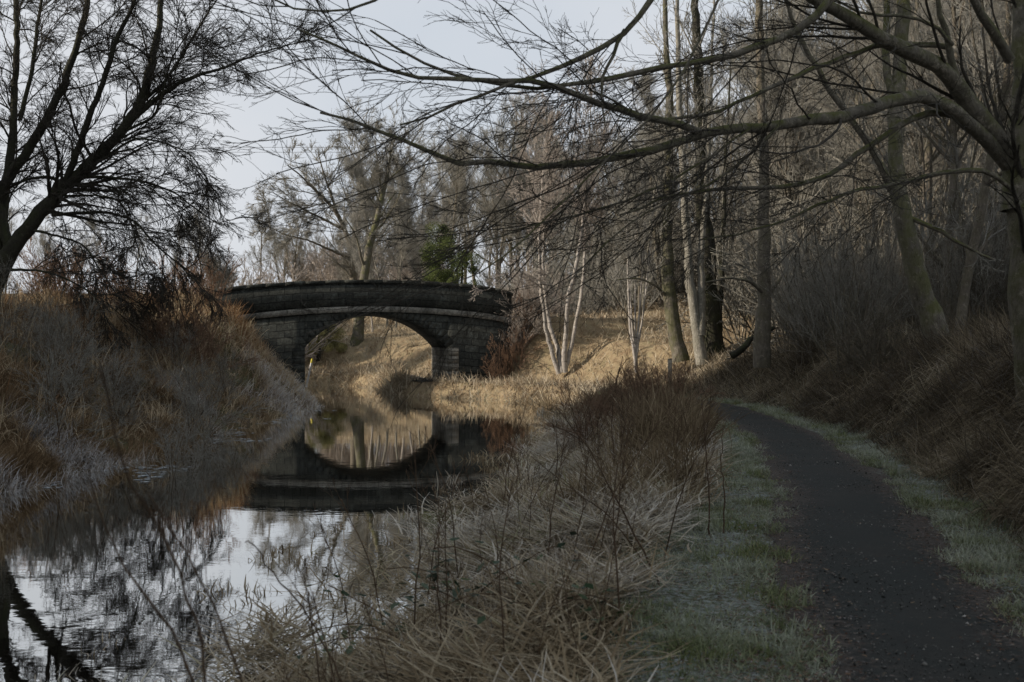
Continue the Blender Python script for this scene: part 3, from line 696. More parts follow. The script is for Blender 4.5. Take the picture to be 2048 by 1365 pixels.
def shrub_meshes(seed, H, n0=16, n2=8, n3=6, rm=0.005, spread=0.55, curve=-0.02, r=0.02):
    rg = np.random.RandomState(seed); k = 8
    az = rg.rand(n0) * 2 * PI; ln = np.abs(rg.normal(size=n0)) * spread
    d = np.stack([np.sin(ln) * np.cos(az), np.sin(ln) * np.sin(az), np.cos(ln)], -1)
    P = np.zeros((n0, k, 3)); P[:, 0] = np.stack([np.cos(az), np.sin(az), 0 * az], -1) * rg.rand(n0, 1) * 0.3 - [0, 0, .1]
    L = H * rg.uniform(0.6, 1.05, n0)[:, None]
    for j in range(1, k):
        d = norm(d + 0.1 * rg.normal(size=(n0, 3)) + [0, 0, curve]); P[:, j] = P[:, j - 1] + d * L / (k - 1)
    R = np.linspace(r, r * .35, k)[None] * rg.uniform(.6, 1.1, (n0, 1))
    A = Acc(); V, q = tubes(P, R, 5); A.add(V, q); st = A.mesh('stem', True)
    B = Acc()
    P2, R2 = grow(P, R, rg, n2, 0.15, 1, 0.55, 0.42, 5, 0.14, 0.03, 0.6, rm * 1.3, .5); V, q = tubes(P2, R2, 3); B.add(V, q)
    P3, R3 = grow(P2, R2, rg, n3, 0.1, 1, 0.55, 0.5, 4, 0.16, 0.02, 0.7, rm, .3); V, q = tubes(P3, R3, 3); B.add(V, q)
    return st, B.mesh('twigs')

def put_tree(meshes, name, label, cat, x, y, rz, sc, group, mt, mc, tn='trunk', cn='crown'):
    r = thing(name, label, cat, (x, y, float(zfun(x, y))), rz, group); r.scale = (sc, sc, sc)
    obj(tn, meshes[0], mt, r); obj(cn, meshes[1], mc, r)
    return r

def W(px, D): return (px - 1024) / F * D
rw = np.random.RandomState(77)
# woodland prototypes (each is itself one of the trees in the wood)
protos = []
for i in range(5):
    ms = tree_meshes(100 + i, 15 + i * 0.6, 0.12 + 0.018 * i, n1=20, n2=9, n3=7, n4=4, t0=0.15, rm=0.0075, spread=0.42, a1=0.72, up=0.10, wig=0.13)
    protos.append((ms, M['bark_grey'], M['twig_brown'] if i % 2 else M['twig_grey']))
for i in range(3):
    ms = tree_meshes(150 + i, 13 + i, 0.08, n1=24, n2=8, n3=7, n4=4, t0=0.22, rm=0.007, spread=0.32, a1=0.6, up=0.10, lean=0.05)
    protos.append((ms, M['bark_ash'] if i else M['bark_pale'], M['twig_grey']))
first = {}
def place(i, px, D, sc, label, group, rz=None):
    x, y = W(px, D), D
    rz = rw.rand() * 6.28 if rz is None else rz
    if i not in first:
        ms, mt, mc = protos[i]
        first[i] = put_tree(ms, 'woodland_tree' if i < 5 else 'birch_tree', label, 'tree', x, y, rz, sc, group, mt, mc)
        return first[i]
    return dup(first[i], (x, y, float(zfun(x, y))), rz, sc, label, group)
GW = 'bare trees of the wood beyond the towpath'
LW = 'bare tree among the dense leafless wood on the slope beyond the towpath'
LBk = 'slim pale barked tree among the leafless wood on the slope'
LF = 'bare tree in the far belt of wood seen behind and through the bridge'
def wood(px0, px1, D0, D1, n, s0, s1, lab=LW, lab2=LBk, grp=GW, pale=0.3):
    for _ in range(n):
        px = rw.uniform(px0, px1); D = rw.uniform(D0, D1)
        i = rw.randint(5, 8) if rw.rand() < pale else rw.randint(0, 5)
        place(i, px, D, rw.uniform(s0, s1), lab2 if i >= 5 else lab, grp if i < 5 else grp.replace('bare', 'pale'))
wood(860, 1130, 80, 110, 19, 0.75, 0.95)
wood(1060, 1330, 62, 85, 16, 0.5, 0.74)
wood(1250, 1500, 46, 75, 12, 0.5, 0.78)
wood(1500, 1700, 46, 75, 12, 0.6, 0.9)
wood(1560, 2200, 34, 60, 32, 0.7, 1.0, pale=.12)
wood(1500, 2300, 60, 85, 16, 0.7, 0.95, pale=.1)
wood(1850, 2200, 23, 33, 7, 0.6, 0.8, pale=0)
wood(500, 900, 80, 98, 14, 0.35, 0.5, LF, 'slim pale tree in the far belt of wood behind the bridge', 'bare trees behind the bridge', 0.4)
wood(-60, 430, 75, 110, 12, 0.35, 0.5, 'distant bare tree beyond the fields behind the far bank', 'distant slim pale tree beyond the far bank', 'bare distant trees beyond the far bank', 0.2)

# big spreading oak behind the bridge
ms = tree_meshes(205, 5.5, 0.09, n1=18, n2=8, n3=6, n4=4, t0=0.12, spread=0.5, a1=0.7, up=0.08, rm=0.008)
put_tree(ms, 'young_tree', 'small olive tinted bare tree behind the left end of the parapet', 'tree', W(430, 58), 58, 0.5, 1.0, None, M['bark_grey'], M['twig_brown'])
# trunk seen through the arch
ms = tree_meshes(207, 12.0, 0.30, n1=12, n2=7, n3=6, n4=4, t0=0.35, spread=0.35, rm=0.01)
put_tree(ms, 'oak_tree', 'stout trunk lit on one side, framed by the bridge arch', 'tree', W(712, 63), 63, 2.5, 1.0, None, M['bark_mossy'], M['twig_brown'])
for i, (px, D, sc) in enumerate([(745, 66, .6), (775, 68, .7), (793, 65, .55), (820, 67, .65), (838, 64, .5), (760, 72, .8), (808, 73, .7), (850, 70, .7)]):
    place(5 + i % 3, px, D, sc, 'slim pale stem in the copse framed by the bridge arch', 'pale stems framed by the arch')

# shrubs
sh_rust = shrub_meshes(301, 2.6, 18, 8, 6, 0.008, 0.5)
sh_grey = shrub_meshes(302, 3.2, 16, 9, 7, 0.007, 0.55)
sh_dark = shrub_meshes(303, 2.4, 16, 8, 7, 0.0045, 0.6, -0.05, 0.013)
sh_thin = shrub_meshes(304, 3.6, 14, 9, 6, 0.0045, 0.35, 0.0, 0.018)
def shrubs(ms, mt, mc, name, label, group, spots, sc=(0.7, 1.2)):
    f = None
    for (px, D) in spots:
        x = W(px, D); s_ = rw.uniform(*sc)
        if -1.2 < float(fields(np.array(x), np.array(float(D)))[2]) < 2.2 and D < 42: continue
        if f is None: f = put_tree(ms, name, label, 'shrub', x, D, rw.rand() * 6.28, s_, group, mt, mc, 'stem', 'twigs')
        else: dup(f, (x, D, float(zfun(x, D))), rw.rand() * 6.28, s_)
def rnd(px0, px1, D0, D1, n): return [(rw.uniform(px0, px1), rw.uniform(D0, D1)) for _ in range(n)]
shrubs(sh_rust, M['twig_rust'], M['twig_rust'], 'shrub', 'rusty leafless shrub on top of the far bank', 'rusty shrubs on the far bank', rnd(60, 420, 32, 46, 14), (0.6, 1.0))
shrubs(sh_rust, M['twig_pink'], M['twig_pink'], 'shrub', 'pinkish bare shrub in the hedge behind the bridge parapet', 'pinkish shrubs behind the parapet', rnd(400, 585, 56, 68, 20) + rnd(600, 880, 80, 95, 30), (1.2, 1.8))
shrubs(sh_grey, M['bark_grey'], M['twig_brown'], 'hazel_bush', 'tall leafless hazel understorey between the trunks of the dense wood', 'hazel understorey in the wood', rnd(1480, 2250, 36, 62, 60) + rnd(1150, 1480, 56, 72, 24), (1.3, 2.3))
shrubs(sh_grey, M['twig_grey'], M['twig_grey'], 'shrub', 'grey bare shrub in the undergrowth of the sunlit wood', 'grey shrubs under the wood', rnd(1000, 1560, 52, 75, 40), (0.8, 1.5))
shrubs(sh_grey, M['bark_grey'], M['bark_grey'], 'shrub', 'tangled dark shrub in the shaded undergrowth above the towpath', 'dark shrubs above the towpath', rnd(1620, 2100, 22, 40, 22), (0.4, 0.8))
shrubs(sh_thin, M['bark_grey'], M['twig_brown'], 'thicket', 'thin upright sapling thicket along the top of the shaded bank', 'sapling thickets on the shaded bank', rnd(1560, 2060, 24, 44, 52), (0.6, 1.25))
shrubs(sh_grey, M['twig_pink'], M['twig_pink'], 'shrub', 'pale bare bush beside the pale multi-stemmed birch', 'pale bushes near the birch', [(1036, 46.1), (1046, 46.2), (1052, 46.6), (1062, 47.0), (1200, 55), (1080, 52), (1100, 55), (1040, 53)], (0.6, 1.0))
shrubs(sh_rust, M['twig_rust'], M['twig_rust'], 'shrub', 'orange brown osier growing against the wing wall', 'orange osiers at the wing wall', [(985, 45.4), (1010, 45.6), (1030, 45.8), (1042, 46.0), (1055, 46.3), (1075, 46.8)], (0.4, 0.75))
shrubs(sh_dark, M['stem'], M['twig_rust'], 'weed_bush', 'brown twiggy dead weeds in the reeds near the path bend', 'twiggy dead weeds by the path bend', rnd(1150, 1450, 20, 33, 22), (0.35, 0.65))
shrubs(sh_dark, M['stem'], M['twig_brown'], 'bush', 'dark low bush on the shaded far bank under the leaning tree', 'dark low bushes on the far bank', rnd(-20, 470, 17, 34, 34), (0.35, 0.8))
shrubs(sh_dark, M['stem'], M['twig_brown'], 'bush', 'small bare bush on the far bank framed by the arch', 'bare bushes framed by the arch', [(750, 57.5)], (0.5, 0.7))

# ------------------------------------------------- trees traced one by one
def traced(name, label, cat, stems, mt, mc, seed, twig, sides=8, group=None, flare=True):
    """stems: list of (kind, points (px, py, D), r0, r1).  The first is the trunk."""
    rg = np.random.RandomState(seed)
    p0 = at(*stems[0][1][0]); root = thing(name, label, cat, tuple(p0), 0, group)
    lim = []
    for kind, pts, r0, r1 in stems:
        W3 = np.array([at(*p) for p in pts]) - p0
        L = np.linalg.norm(np.diff(W3, axis=0), axis=1).sum(); k = int(np.clip(L / 0.22, 8, 44))
        P = smooth_path(W3, k, min(0.006 + r0 * 0.05, .02), rg); s = np.linspace(0, 1, k)
        R = r0 + (r1 - r0) * s
        if kind == 'trunk' and flare: R = R + r0 * 0.45 * np.exp(-s * 14)
        R = R * (1 + 0.08 * rg.normal(size=k)); R[1:-1] = (R[:-2] + 2 * R[1:-1] + R[2:]) / 4
        V, q = tubes(P[None], R[None], 12 if r0 > .06 else 7)
        obj(kind, mesh_of(kind, V, q, None, True), mt, root)
        lim.append((P, R, L))
    B = Acc()
    for (P, R, L), (kind, pts, r0, r1) in zip(lim, stems):
        twig(B, P[None], R[None], L, rg, kind)
    obj('crown', B.mesh('crown'), mc, root)
    return root

def beech_twigs(dens, up=0.0, rm=0.0032, rel=0.3, lmax=2.2, t0=0.12, flat=0.45, start=None, lmn=1.2):
    def f(B, P, R, L, rg, kind):
        n = max(2, int(L * dens)); tt = t0 if kind != 'trunk' else (start if start is not None else 0.55)
        P1, R1 = grow(P, R, rg, n, tt, 1, 0.45, rel, 12, 0.09, up, 0.27, 0.0050, .35, lmin=lmn, lmax=lmax, flat=flat); V, q = tubes(P1, R1, 5); B.add(V, q)
        P2, R2 = grow(P1, R1, rg, 6, 0.12, 1, 0.48, 0.58, 8, 0.11, up, 0.55, rm * 1.15, .4, flat=flat); V, q = tubes(P2, R2, 4); B.add(V, q)
        P3, R3 = grow(P2, R2, rg, 4, 0.15, 1, 0.48, 0.6, 6, 0.12, up, 0.6, rm, .3, flat=flat); V, q = tubes(P3, R3, 3); B.add(V, q)
        P4, R4 = grow(P3, R3, rg, 3, 0.2, 1, 0.6, 0.5, 4, 0.15, up, 0.7, rm * 0.8, .3); V, q = tubes(P4, R4, 3); B.add(V, q)
    return f

def far_twigs(n1, rm):
    def f(B, P, R, L, rg, kind):
        n = max(3, int(L * n1))
        P1, R1 = grow(P, R, rg, n, .15 if kind != 'trunk' else .45, 1, 0.7, .5, 9, 0.10, 0.015, 0.4, 0.020, .3, lmin=3.2, lmax=5.5); V, q = tubes(P1, R1, 4); B.add(V, q)
        P2, R2 = grow(P1, R1, rg, 7, 0.1, 1, 0.6, 0.5, 6, 0.11, 0.02, 0.55, rm * 1.4, .4); V, q = tubes(P2, R2, 3); B.add(V, q)
        P3, R3 = grow(P2, R2, rg, 5, 0.1, 1, 0.55, 0.6, 5, 0.11, 0.02, 0.6, rm, .3, lmin=.5); V, q = tubes(P3, R3, 3); B.add(V, q)
        P4, R4 = grow(P3, R3, rg, 4, 0.1, 1, 0.5, 0.7, 4, 0.11, 0.02, 0.6, rm * .8, .3, lmin=.4); V, q = tubes(P4, R4, 3); B.add(V, q)
    return f
stems = [('trunk', [(708, 700, 74), (709, 600, 74), (707, 540, 74), (704, 495, 74)], 0.46, 0.34),
 ('limb', [(704, 500, 74), (688, 454, 74), (668, 415, 73.5), (630, 380, 73), (600, 350, 72.6), (575, 330, 72)], 0.26, 0.05),
 ('limb', [(704, 500, 74), (714, 440, 74), (726, 400, 74.3), (720, 355, 74.5), (708, 312, 74.6), (690, 285, 74.6)], 0.26, 0.05),
 ('limb', [(722, 395, 74.3), (745, 350, 75), (765, 310, 75.5)], 0.12, 0.04),
 ('limb', [(690, 460, 74), (650, 440, 72.5), (610, 420, 71.5), (570, 400, 71), (545, 385, 70.5)], 0.14, 0.04),
 ('limb', [(706, 520, 74), (660, 500, 73), (615, 480, 72), (570, 470, 71.5), (530, 450, 71)], 0.13, 0.04),
 ('limb', [(672, 418, 73.5), (655, 370, 73.5), (640, 320, 73.4), (635, 295, 73.4)], 0.13, 0.04),
 ('limb', [(708, 530, 74), (745, 490, 75), (775, 465, 76), (805, 450, 76.5)], 0.12, 0.04)]
traced('oak_tree', 'large spreading bare oak with a crooked trunk rising above the middle of the parapet', 'tree', [(a_, b_, c_ * .72, d_ * .6) for a_, b_, c_, d_ in stems], M['bark_grey'], M['twig_brown'], 201, far_twigs(1.5, .011))
stems = [('trunk', [(738, 700, 78), (742, 600, 78), (744, 500, 78), (750, 450, 78), (748, 420, 78), (762, 386, 78), (790, 342, 78), (800, 300, 78)], 0.34, 0.06),
 ('limb', [(748, 450, 78), (785, 430, 78.5), (815, 400, 79), (845, 380, 79)], 0.14, 0.04),
 ('limb', [(748, 425, 78), (745, 370, 77.5), (755, 320, 77), (750, 280, 77)], 0.14, 0.04)]
traced('oak_tree', 'slimmer dark bare tree close beside the large oak behind the bridge', 'tree', [(a_, b_, c_ * .72, d_ * .6) for a_, b_, c_, d_ in stems], M['bark_grey'], M['twig_brown'], 202, far_twigs(1.4, .011))

# right hand big tree, limbs reaching over the water
D0 = 13.0
stems = [
 ('trunk', [(2080, 880, 13), (2066, 740, 13), (2058, 600, 13), (2050, 450, 13), (2035, 340, 13), (2030, 290, 13)], 0.20, 0.17),
 ('trunk', [(2036, 420, 13), (2036, 300, 13), (2042, 200, 13.1), (2048, 90, 13.2), (2040, -60, 13.3), (2030, -220, 13.3)], 0.125, 0.09),
 ('limb', [(2030, 320, 13), (1975, 255, 12.8), (1930, 190, 12.7), (1905, 150, 12.5), (1850, 120, 12.3), (1790, 95, 12), (1720, 45, 11.7), (1620, -10, 11.4), (1500, -70, 11)], 0.12, 0.045),
 ('limb', [(2020, 330, 13), (1965, 275, 12.8), (1925, 235, 12.5), (1880, 200, 12.2), (1835, 188, 11.9), (1780, 200, 11.6), (1720, 226, 11.3), (1640, 240, 11), (1560, 248, 10.7), (1480, 258, 10.4), (1400, 266, 10.1), (1330, 292, 9.9), (1260, 312, 9.7), (1180, 325, 9.5), (1090, 335, 9.3), (1000, 328, 9.1), (900, 322, 8.9), (820, 290, 8.8), (740, 250, 8.7), (640, 225, 8.6)], 0.085, 0.010),
 ('limb', [(1400, 266, 10.1), (1370, 250, 10), (1300, 236, 9.8), (1240, 222, 9.6), (1190, 208, 9.4), (1140, 180, 9.2), (1060, 160, 9), (960, 160, 8.8), (860, 165, 8.6), (780, 140, 8.5), (690, 105, 8.4), (600, 60, 8.3)], 0.036, 0.008),
 ('limb', [(1900, 95, 12.6), (1840, 88, 12.4), (1780, 85, 12.2), (1700, 108, 11.9), (1620, 140, 11.6), (1540, 175, 11.3), (1460, 215, 11), (1380, 240, 10.7), (1290, 235, 10.4), (1180, 180, 10)], 0.034, 0.009),
 ('limb', [(1940, 250, 12.6), (1890, 218, 12.5), (1850, 225, 12.3), (1790, 255, 12.1), (1745, 285, 11.9), (1690, 330, 11.7), (1630, 362, 11.4), (1570, 377, 11.2), (1490, 377, 10.9), (1410, 383, 10.6), (1330, 395, 10.3), (1240, 430, 10)], 0.042, 0.009),
 ('limb', [(2040, 400, 13), (1995, 350, 12.8), (1940, 335, 12.6), (1880, 345, 12.3), (1780, 370, 12), (1710, 378, 11.8), (1640, 410, 11.5), (1570, 440, 11.2), (1480, 470, 10.9), (1400, 480, 10.6)], 0.032, 0.008),
 ('limb', [(1910, 150, 12.5), (1895, 80, 12.4), (1880, 20, 12.3), (1860, -60, 12.2)], 0.045, 0.02),
 ('limb', [(1905, 90, 12.4), (1880, 50, 12.3), (1830, 30, 12.2), (1780, 28, 12.1), (1740, 40, 12), (1700, 20, 11.9), (1640, -20, 11.8)], 0.026, 0.010),
 ('limb', [(2020, 120, 13), (1985, 60, 12.8), (1950, 10, 12.6), (1920, -50, 12.4)], 0.06, 0.04),
 ('limb', [(1690, -40, 10.2), (1640, 30, 10.1), (1570, 75, 10), (1500, 100, 9.9), (1410, 118, 9.7), (1300, 138, 9.5), (1180, 165, 9.3), (1060, 180, 9.1), (940, 160, 8.9), (830, 120, 8.7), (740, 60, 8.6)], 0.036, 0.008),
 ('limb', [(1330, -60, 9.6), (1290, 20, 9.5), (1240, 80, 9.4), (1150, 125, 9.2), (1060, 155, 9), (960, 185, 8.8), (880, 235, 8.7), (800, 250, 8.6)], 0.030, 0.007),
 ('limb', [(1250, 60, 9.4), (1225, 110, 9.35), (1205, 145, 9.3), (1202, 200, 9.25), (1210, 245, 9.2)], 0.019, 0.006),
 ('limb', [(1460, -60, 9.3), (1400, 90, 9.2), (1330, 200, 9.1), (1270, 270, 9.0), (1200, 330, 8.9), (1130, 400, 8.8), (1060, 470, 8.7), (1000, 525, 8.6), (960, 545, 8.5)], 0.012, 0.005),
 ('limb', [(1560, 250, 10.6), (1480, 330, 10.4), (1400, 380, 10.2), (1320, 410, 10), (1240, 455, 9.8), (1180, 520, 9.7), (1140, 560, 9.6)], 0.014, 0.005),
 ('limb', [(1500, 258, 10.4), (1400, 330, 10.2), (1290, 390, 10), (1160, 430, 9.8), (1050, 455, 9.6), (940, 490, 9.4), (840, 510, 9.2)], 0.013, 0.005),
 ('limb', [(840, -60, 8.2), (780, -10, 8.2), (700, 25, 8.2), (620, 30, 8.2), (560, 15, 8.2), (500, -40, 8.2)], 0.012, 0.006),
]
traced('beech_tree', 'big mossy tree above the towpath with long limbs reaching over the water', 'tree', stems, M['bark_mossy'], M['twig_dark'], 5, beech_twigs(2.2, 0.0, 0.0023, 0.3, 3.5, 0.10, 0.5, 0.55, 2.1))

# leaning tree behind it
stems = [
 ('trunk', [(1885, 700, 21), (1862, 640, 21), (1830, 545, 21), (1806, 450, 21), (1795, 350, 21), (1790, 240, 21.2), (1800, 120, 21.4), (1808, 0, 21.6), (1812, -150, 21.8), (1815, -320, 22)], 0.20, 0.07),
 ('limb', [(1795, 400, 21), (1760, 330, 20.8), (1740, 290, 20.6), (1660, 180, 20.4), (1590, 60, 20.2), (1560, -40, 20)], 0.07, 0.03),
 ('limb', [(1805, 430, 21), (1860, 450, 20.8), (1920, 490, 20.6), (1990, 520, 20.4)], 0.05, 0.02),
 ('limb', [(1792, 220, 21.2), (1770, 130, 21.4), (1775, 0, 21.8), (1770, -160, 22)], 0.08, 0.04),
]
traced('leaning_tree', 'tall curved mossy trunk leaning over the bank beside the big tree', 'tree', stems, M['bark_mossy'], M['twig_brown'], 6, beech_twigs(1.6, 0.05, 0.005, 0.28, 2.8))

# left hand tree
LD = 31.0
stems = [
 ('trunk', [(-40, 640, LD), (-10, 560, LD), (30, 490, LD), (85, 420, LD), (130, 375, LD), (180, 328, LD), (225, 285, LD), (262, 240, LD), (284, 200, LD), (296, 150, LD), (312, 90, LD), (320, 30, LD), (330, -60, LD)], 0.272, 0.054),
 ('limb', [(110, 400, LD), (150, 320, 30.8), (172, 250, 30.6), (205, 170, 30.4), (232, 80, 30.2), (262, 20, 30.0), (290, -60, 30.0)], 0.102, 0.042),
 ('limb', [(20, 500, LD), (-10, 400, 31.2), (50, 310, 31.2), (95, 240, 31.2), (135, 150, 31.1), (165, 60, 31.0), (185, -60, 31.0)], 0.163, 0.072),
 ('limb', [(-10, 520, LD), (10, 400, 31.4), (25, 280, 31.6), (30, 160, 31.8), (35, 60, 31.8), (30, -60, 32.0)], 0.150, 0.060),
 ('limb', [(40, 240, 31.5), (62, 150, 31.6), (75, 60, 31.6), (90, -60, 31.8)], 0.068, 0.036),
 ('limb', [(265, 240, LD), (320, 190, 30.8), (380, 155, 30.6), (450, 135, 30.4), (520, 105, 30.2), (600, 85, 30.0)], 0.068, 0.012),
 ('limb', [(282, 205, LD), (330, 165, 30.9), (365, 110, 30.8), (400, 50, 30.7), (440, -10, 30.6)], 0.054, 0.018),
 ('limb', [(250, 262, LD), (310, 235, 30.6), (325, 190, 30.4), (340, 120, 30.3), (380, 60, 30.2)], 0.048, 0.014),
 ('limb', [(165, 355, LD), (220, 355, 30.7), (290, 362, 30.4), (350, 385, 30.1), (395, 420, 29.9), (440, 450, 29.7)], 0.049, 0.012),
 ('limb', [(105, 430, LD), (160, 425, 30.6), (220, 425, 30.3), (270, 440, 30.0), (300, 480, 29.8), (360, 530, 29.6), (400, 575, 29.5)], 0.052, 0.011),
 ('limb', [(190, 325, LD), (270, 275, 30.7), (330, 285, 30.5), (380, 305, 30.3), (410, 350, 30.1), (430, 400, 30.0)], 0.041, 0.008),
 ('limb', [(60, 460, LD), (110, 470, 30.4), (170, 490, 30.0), (200, 540, 29.8), (240, 600, 29.6)], 0.041, 0.010),
 ('limb', [(130, 392, LD), (190, 390, 30.4), (240, 400, 30.0), (265, 450, 29.8), (280, 520, 29.6), (310, 580, 29.5)], 0.036, 0.008),
 ('limb', [(0, 540, LD), (80, 540, 30.0), (140, 560, 29.6), (190, 590, 29.3), (220, 650, 29.2)], 0.041, 0.010),
 ('limb', [(135, 370, LD), (90, 350, 31.2), (20, 370, 31.4), (-40, 380, 31.4)], 0.054, 0.018),
]
def willow_twigs(B, P, R, L, rg, kind):
    n = max(3, int(L * 3.3)); tt = 0.1 if kind != 'trunk' else 0.25
    P1, R1 = grow(P, R, rg, n, tt, 1, 0.7, .3, 10, 0.13, 0.0, 0.32, 0.012, .4, lmin=2.4, lmax=4.2); V, q = tubes(P1, R1, 5); B.add(V, q)
    P2, R2 = grow(P1, R1, rg, 8, 0.12, 1, 0.5, 0.58, 9, 0.10, -0.03, 0.5, 0.007, .4); V, q = tubes(P2, R2, 4); B.add(V, q)
    P3, R3 = grow(P2, R2, rg, 5, 0.15, 1, 0.42, 0.65, 6, 0.10, -0.05, 0.6, 0.0055, .3); V, q = tubes(P3, R3, 3); B.add(V, q)
    P4, R4 = grow(P3, R3, rg, 3, 0.2, 1, 0.5, 0.65, 5, 0.10, -0.06, 0.7, 0.0045, .3, lmin=.25); V, q = tubes(P4, R4, 3); B.add(V, q)
traced('willow_tree', 'dark many-limbed tree leaning out over the canal from the far bank', 'tree', stems, M['bark_dark'], M['twig_dark'], 7, willow_twigs)

# trees along the bank by the path bend
def simple_twigs(dens, rm, up=0.05, start=0.35, rel=0.3, lmax=2.5):
    return beech_twigs(dens, up, rm, rel, lmax, 0.15, 0.2, start)
stems = [('trunk', [(1524, 735, 30), (1526, 640, 30), (1530, 560, 30), (1527, 450, 30), (1530, 350, 30), (1522, 200, 30), (1518, 40, 30), (1515, -120, 30), (1510, -330, 30)], 0.19, 0.04),
         ('limb', [(1530, 590, 30), (1500, 560, 29.5), (1460, 555, 29), (1410, 565, 28.5)], 0.05, 0.02),
         ('limb', [(1530, 600, 30), (1560, 560, 30), (1580, 520, 30.5)], 0.05, 0.02)]
traced('alder_tree', 'single straight dark trunk standing at the bank edge nearest the path bend', 'tree', stems, M['bark_grey'], M['twig_brown'], 21, simple_twigs(1.6, .006))
stems = [('trunk', [(1405, 728, 38), (1396, 680, 38), (1388, 620, 38), (1378, 560, 38), (1372, 440, 38), (1360, 250, 38), (1355, 60, 38), (1352, -160, 38)], 0.17, 0.04),
         ('trunk', [(1400, 670, 38), (1405, 600, 38), (1400, 520, 38), (1412, 400, 38), (1420, 200, 38), (1432, -60, 38)], 0.13, 0.02)]
traced('ash_tree', 'forked pale grey trunk lit on one side in front of the dark trunk', 'tree', stems, M['bark_ash'], M['twig_grey'], 22, simple_twigs(1.6, .007))
stems = [('trunk', [(1422, 712, 40), (1420, 620, 40), (1415, 520, 40), (1405, 400, 40), (1400, 200, 40), (1390, 20, 40), (1384, -200, 40)], 0.34, 0.07),
         ('limb', [(1435, 690, 40), (1440, 600, 40.4), (1445, 500, 40.6), (1450, 350, 41), (1462, 120, 41)], 0.14, 0.02)]
traced('oak_tree', 'thick dark trunk directly behind the forked pale trunk', 'tree', stems, M['bark_dark'], M['twig_brown'], 23, simple_twigs(1.6, .007))
stems = [('trunk', [(1362, 722, 39), (1350, 670, 39), (1340, 610, 39), (1334, 540, 39), (1336, 400, 39), (1340, 200, 39), (1330, 40, 39), (1322, -180, 39)], 0.24, 0.04),
         ('limb', [(1340, 600, 39), (1310, 570, 38.6), (1275, 555, 38.2), (1235, 560, 38)], 0.05, 0.02)]
traced('oak_tree', 'mossy brown leaning trunk beside the forked pale trunk', 'tree', stems, M['bark_mossy'], M['twig_brown'], 24, simple_twigs(1.6, .007))
# many-stemmed birch by the water
stems = [('trunk', [(1118, 748, 44.2), (1104, 705, 44.2), (1094, 670, 44.1), (1086, 610, 44.0), (1080, 560, 43.9), (1078, 470, 43.7), (1084, 380, 43.7), (1092, 250, 43.7)], 0.10, 0.012),
         ('trunk', [(1124, 745, 44.2), (1114, 690, 44.4), (1100, 655, 44.5), (1092, 610, 44.7), (1086, 540, 44.7), (1088, 440, 44.9), (1070, 300, 45)], 0.10, 0.012),
         ('trunk', [(1130, 745, 44.2), (1128, 700, 44.2), (1134, 660, 44.1), (1133, 620, 44.1), (1146, 560, 43.9), (1160, 490, 43.8), (1172, 400, 43.7), (1176, 300, 43.7), (1184, 190, 43.7)], 0.12, 0.012),
         ('trunk', [(1132, 735, 44.2), (1142, 695, 44.5), (1152, 645, 44.7), (1162, 595, 44.8), (1168, 540, 44.9), (1172, 440, 45.1), (1190, 300, 45)], 0.10, 0.012),
         ('limb', [(1090, 580, 43.9), (1060, 560, 43.3), (1030, 548, 42.7), (1000, 560, 42.2), (975, 580, 41.7)], 0.03, 0.010),
         ('limb', [(1136, 610, 44.1), (1110, 580, 43.5), (1070, 555, 42.9), (1040, 550, 42.5)], 0.03, 0.010)]
traced('birch_tree', 'many-stemmed white barked birch leaning apart on the grassy mound by the bridge', 'tree', stems, M['bark_pale'], M['twig_pink'], 25, simple_twigs(3.2, .009, 0.03, 0.5, .3, 2.8), flare=False)
stems = [('trunk', [(1272, 745, 39), (1268, 700, 39), (1260, 660, 39), (1257, 600, 39), (1255, 480, 39), (1248, 330, 39)], 0.06, 0.01)] + \
        [('trunk', [(1272, 740, 39), (1271 + d * .3, 690, 39), (1270 + d, 650, 39 + d * .02), (1270 + d * 1.6, 590, 39), (1272 + d * 2.4, 470, 39), (1274 + d * 3.2, 360, 39)], 0.045, 0.008) for d in (-6, 0, 7, 13)]
traced('hazel_tree', 'clump of slender upright stems between the birch and the thicker trunks', 'tree', stems, M['bark_pale'], M['twig_grey'], 26, simple_twigs(2.2, .007, 0.06, .3), flare=False)
# fallen limb
rg = np.random.RandomState(2)
P = smooth_path([at(1462, 712, 33), at(1490, 690, 33), at(1520, 668, 33.2), at(1548, 655, 33.4)], 10, 0.02, rg)
V, q = tubes(P[None], np.linspace(0.11, 0.06, 10)[None], 8)
tag(obj('fallen_branch', mesh_of('fallen_branch', V, q, None, True), M['bark_dark']), 'dark fallen branch resting against the straight trunk', 'branch')

# ivy clad evergreen
def leaf_cloud(seed, n, centres, rad, size):
    rg = np.random.RandomState(seed); ci = rg.randint(0, len(centres), n)
    d = norm(rg.normal(size=(n, 3))); r = rg.rand(n) ** 0.45
    p = np.array(centres)[ci] + d * (r * np.array(rad)[ci])[:, None] * [1, 1, 0.85]
    u = norm(rg.normal(size=(n, 3))); v = norm(np.cross(u, rg.normal(size=(n, 3))))
    s = rg.uniform(0.6, 1.2, n)[:, None] * size
    V = np.stack([p - u * s, p + v * s * .5, p + u * s, p - v * s * .5], 1).reshape(-1, 3)
    q = (np.arange(n) * 4)[:, None] + np.arange(4)[None]
    return mesh_of('crown', V, q, {'tint': np.repeat(rg.rand(n) * 0.6 + rg.rand(len(centres))[ci] * 0.4, 4), 'frost': np.zeros(n * 4)})
rg = np.random.RandomState(9)
M['leaf_olive'] = grassmat('olive leaves', [(0.0, (0.14, 0.13, 0.05)), (0.5, (0.24, 0.23, 0.10)), (1.0, (0.36, 0.34, 0.18))])
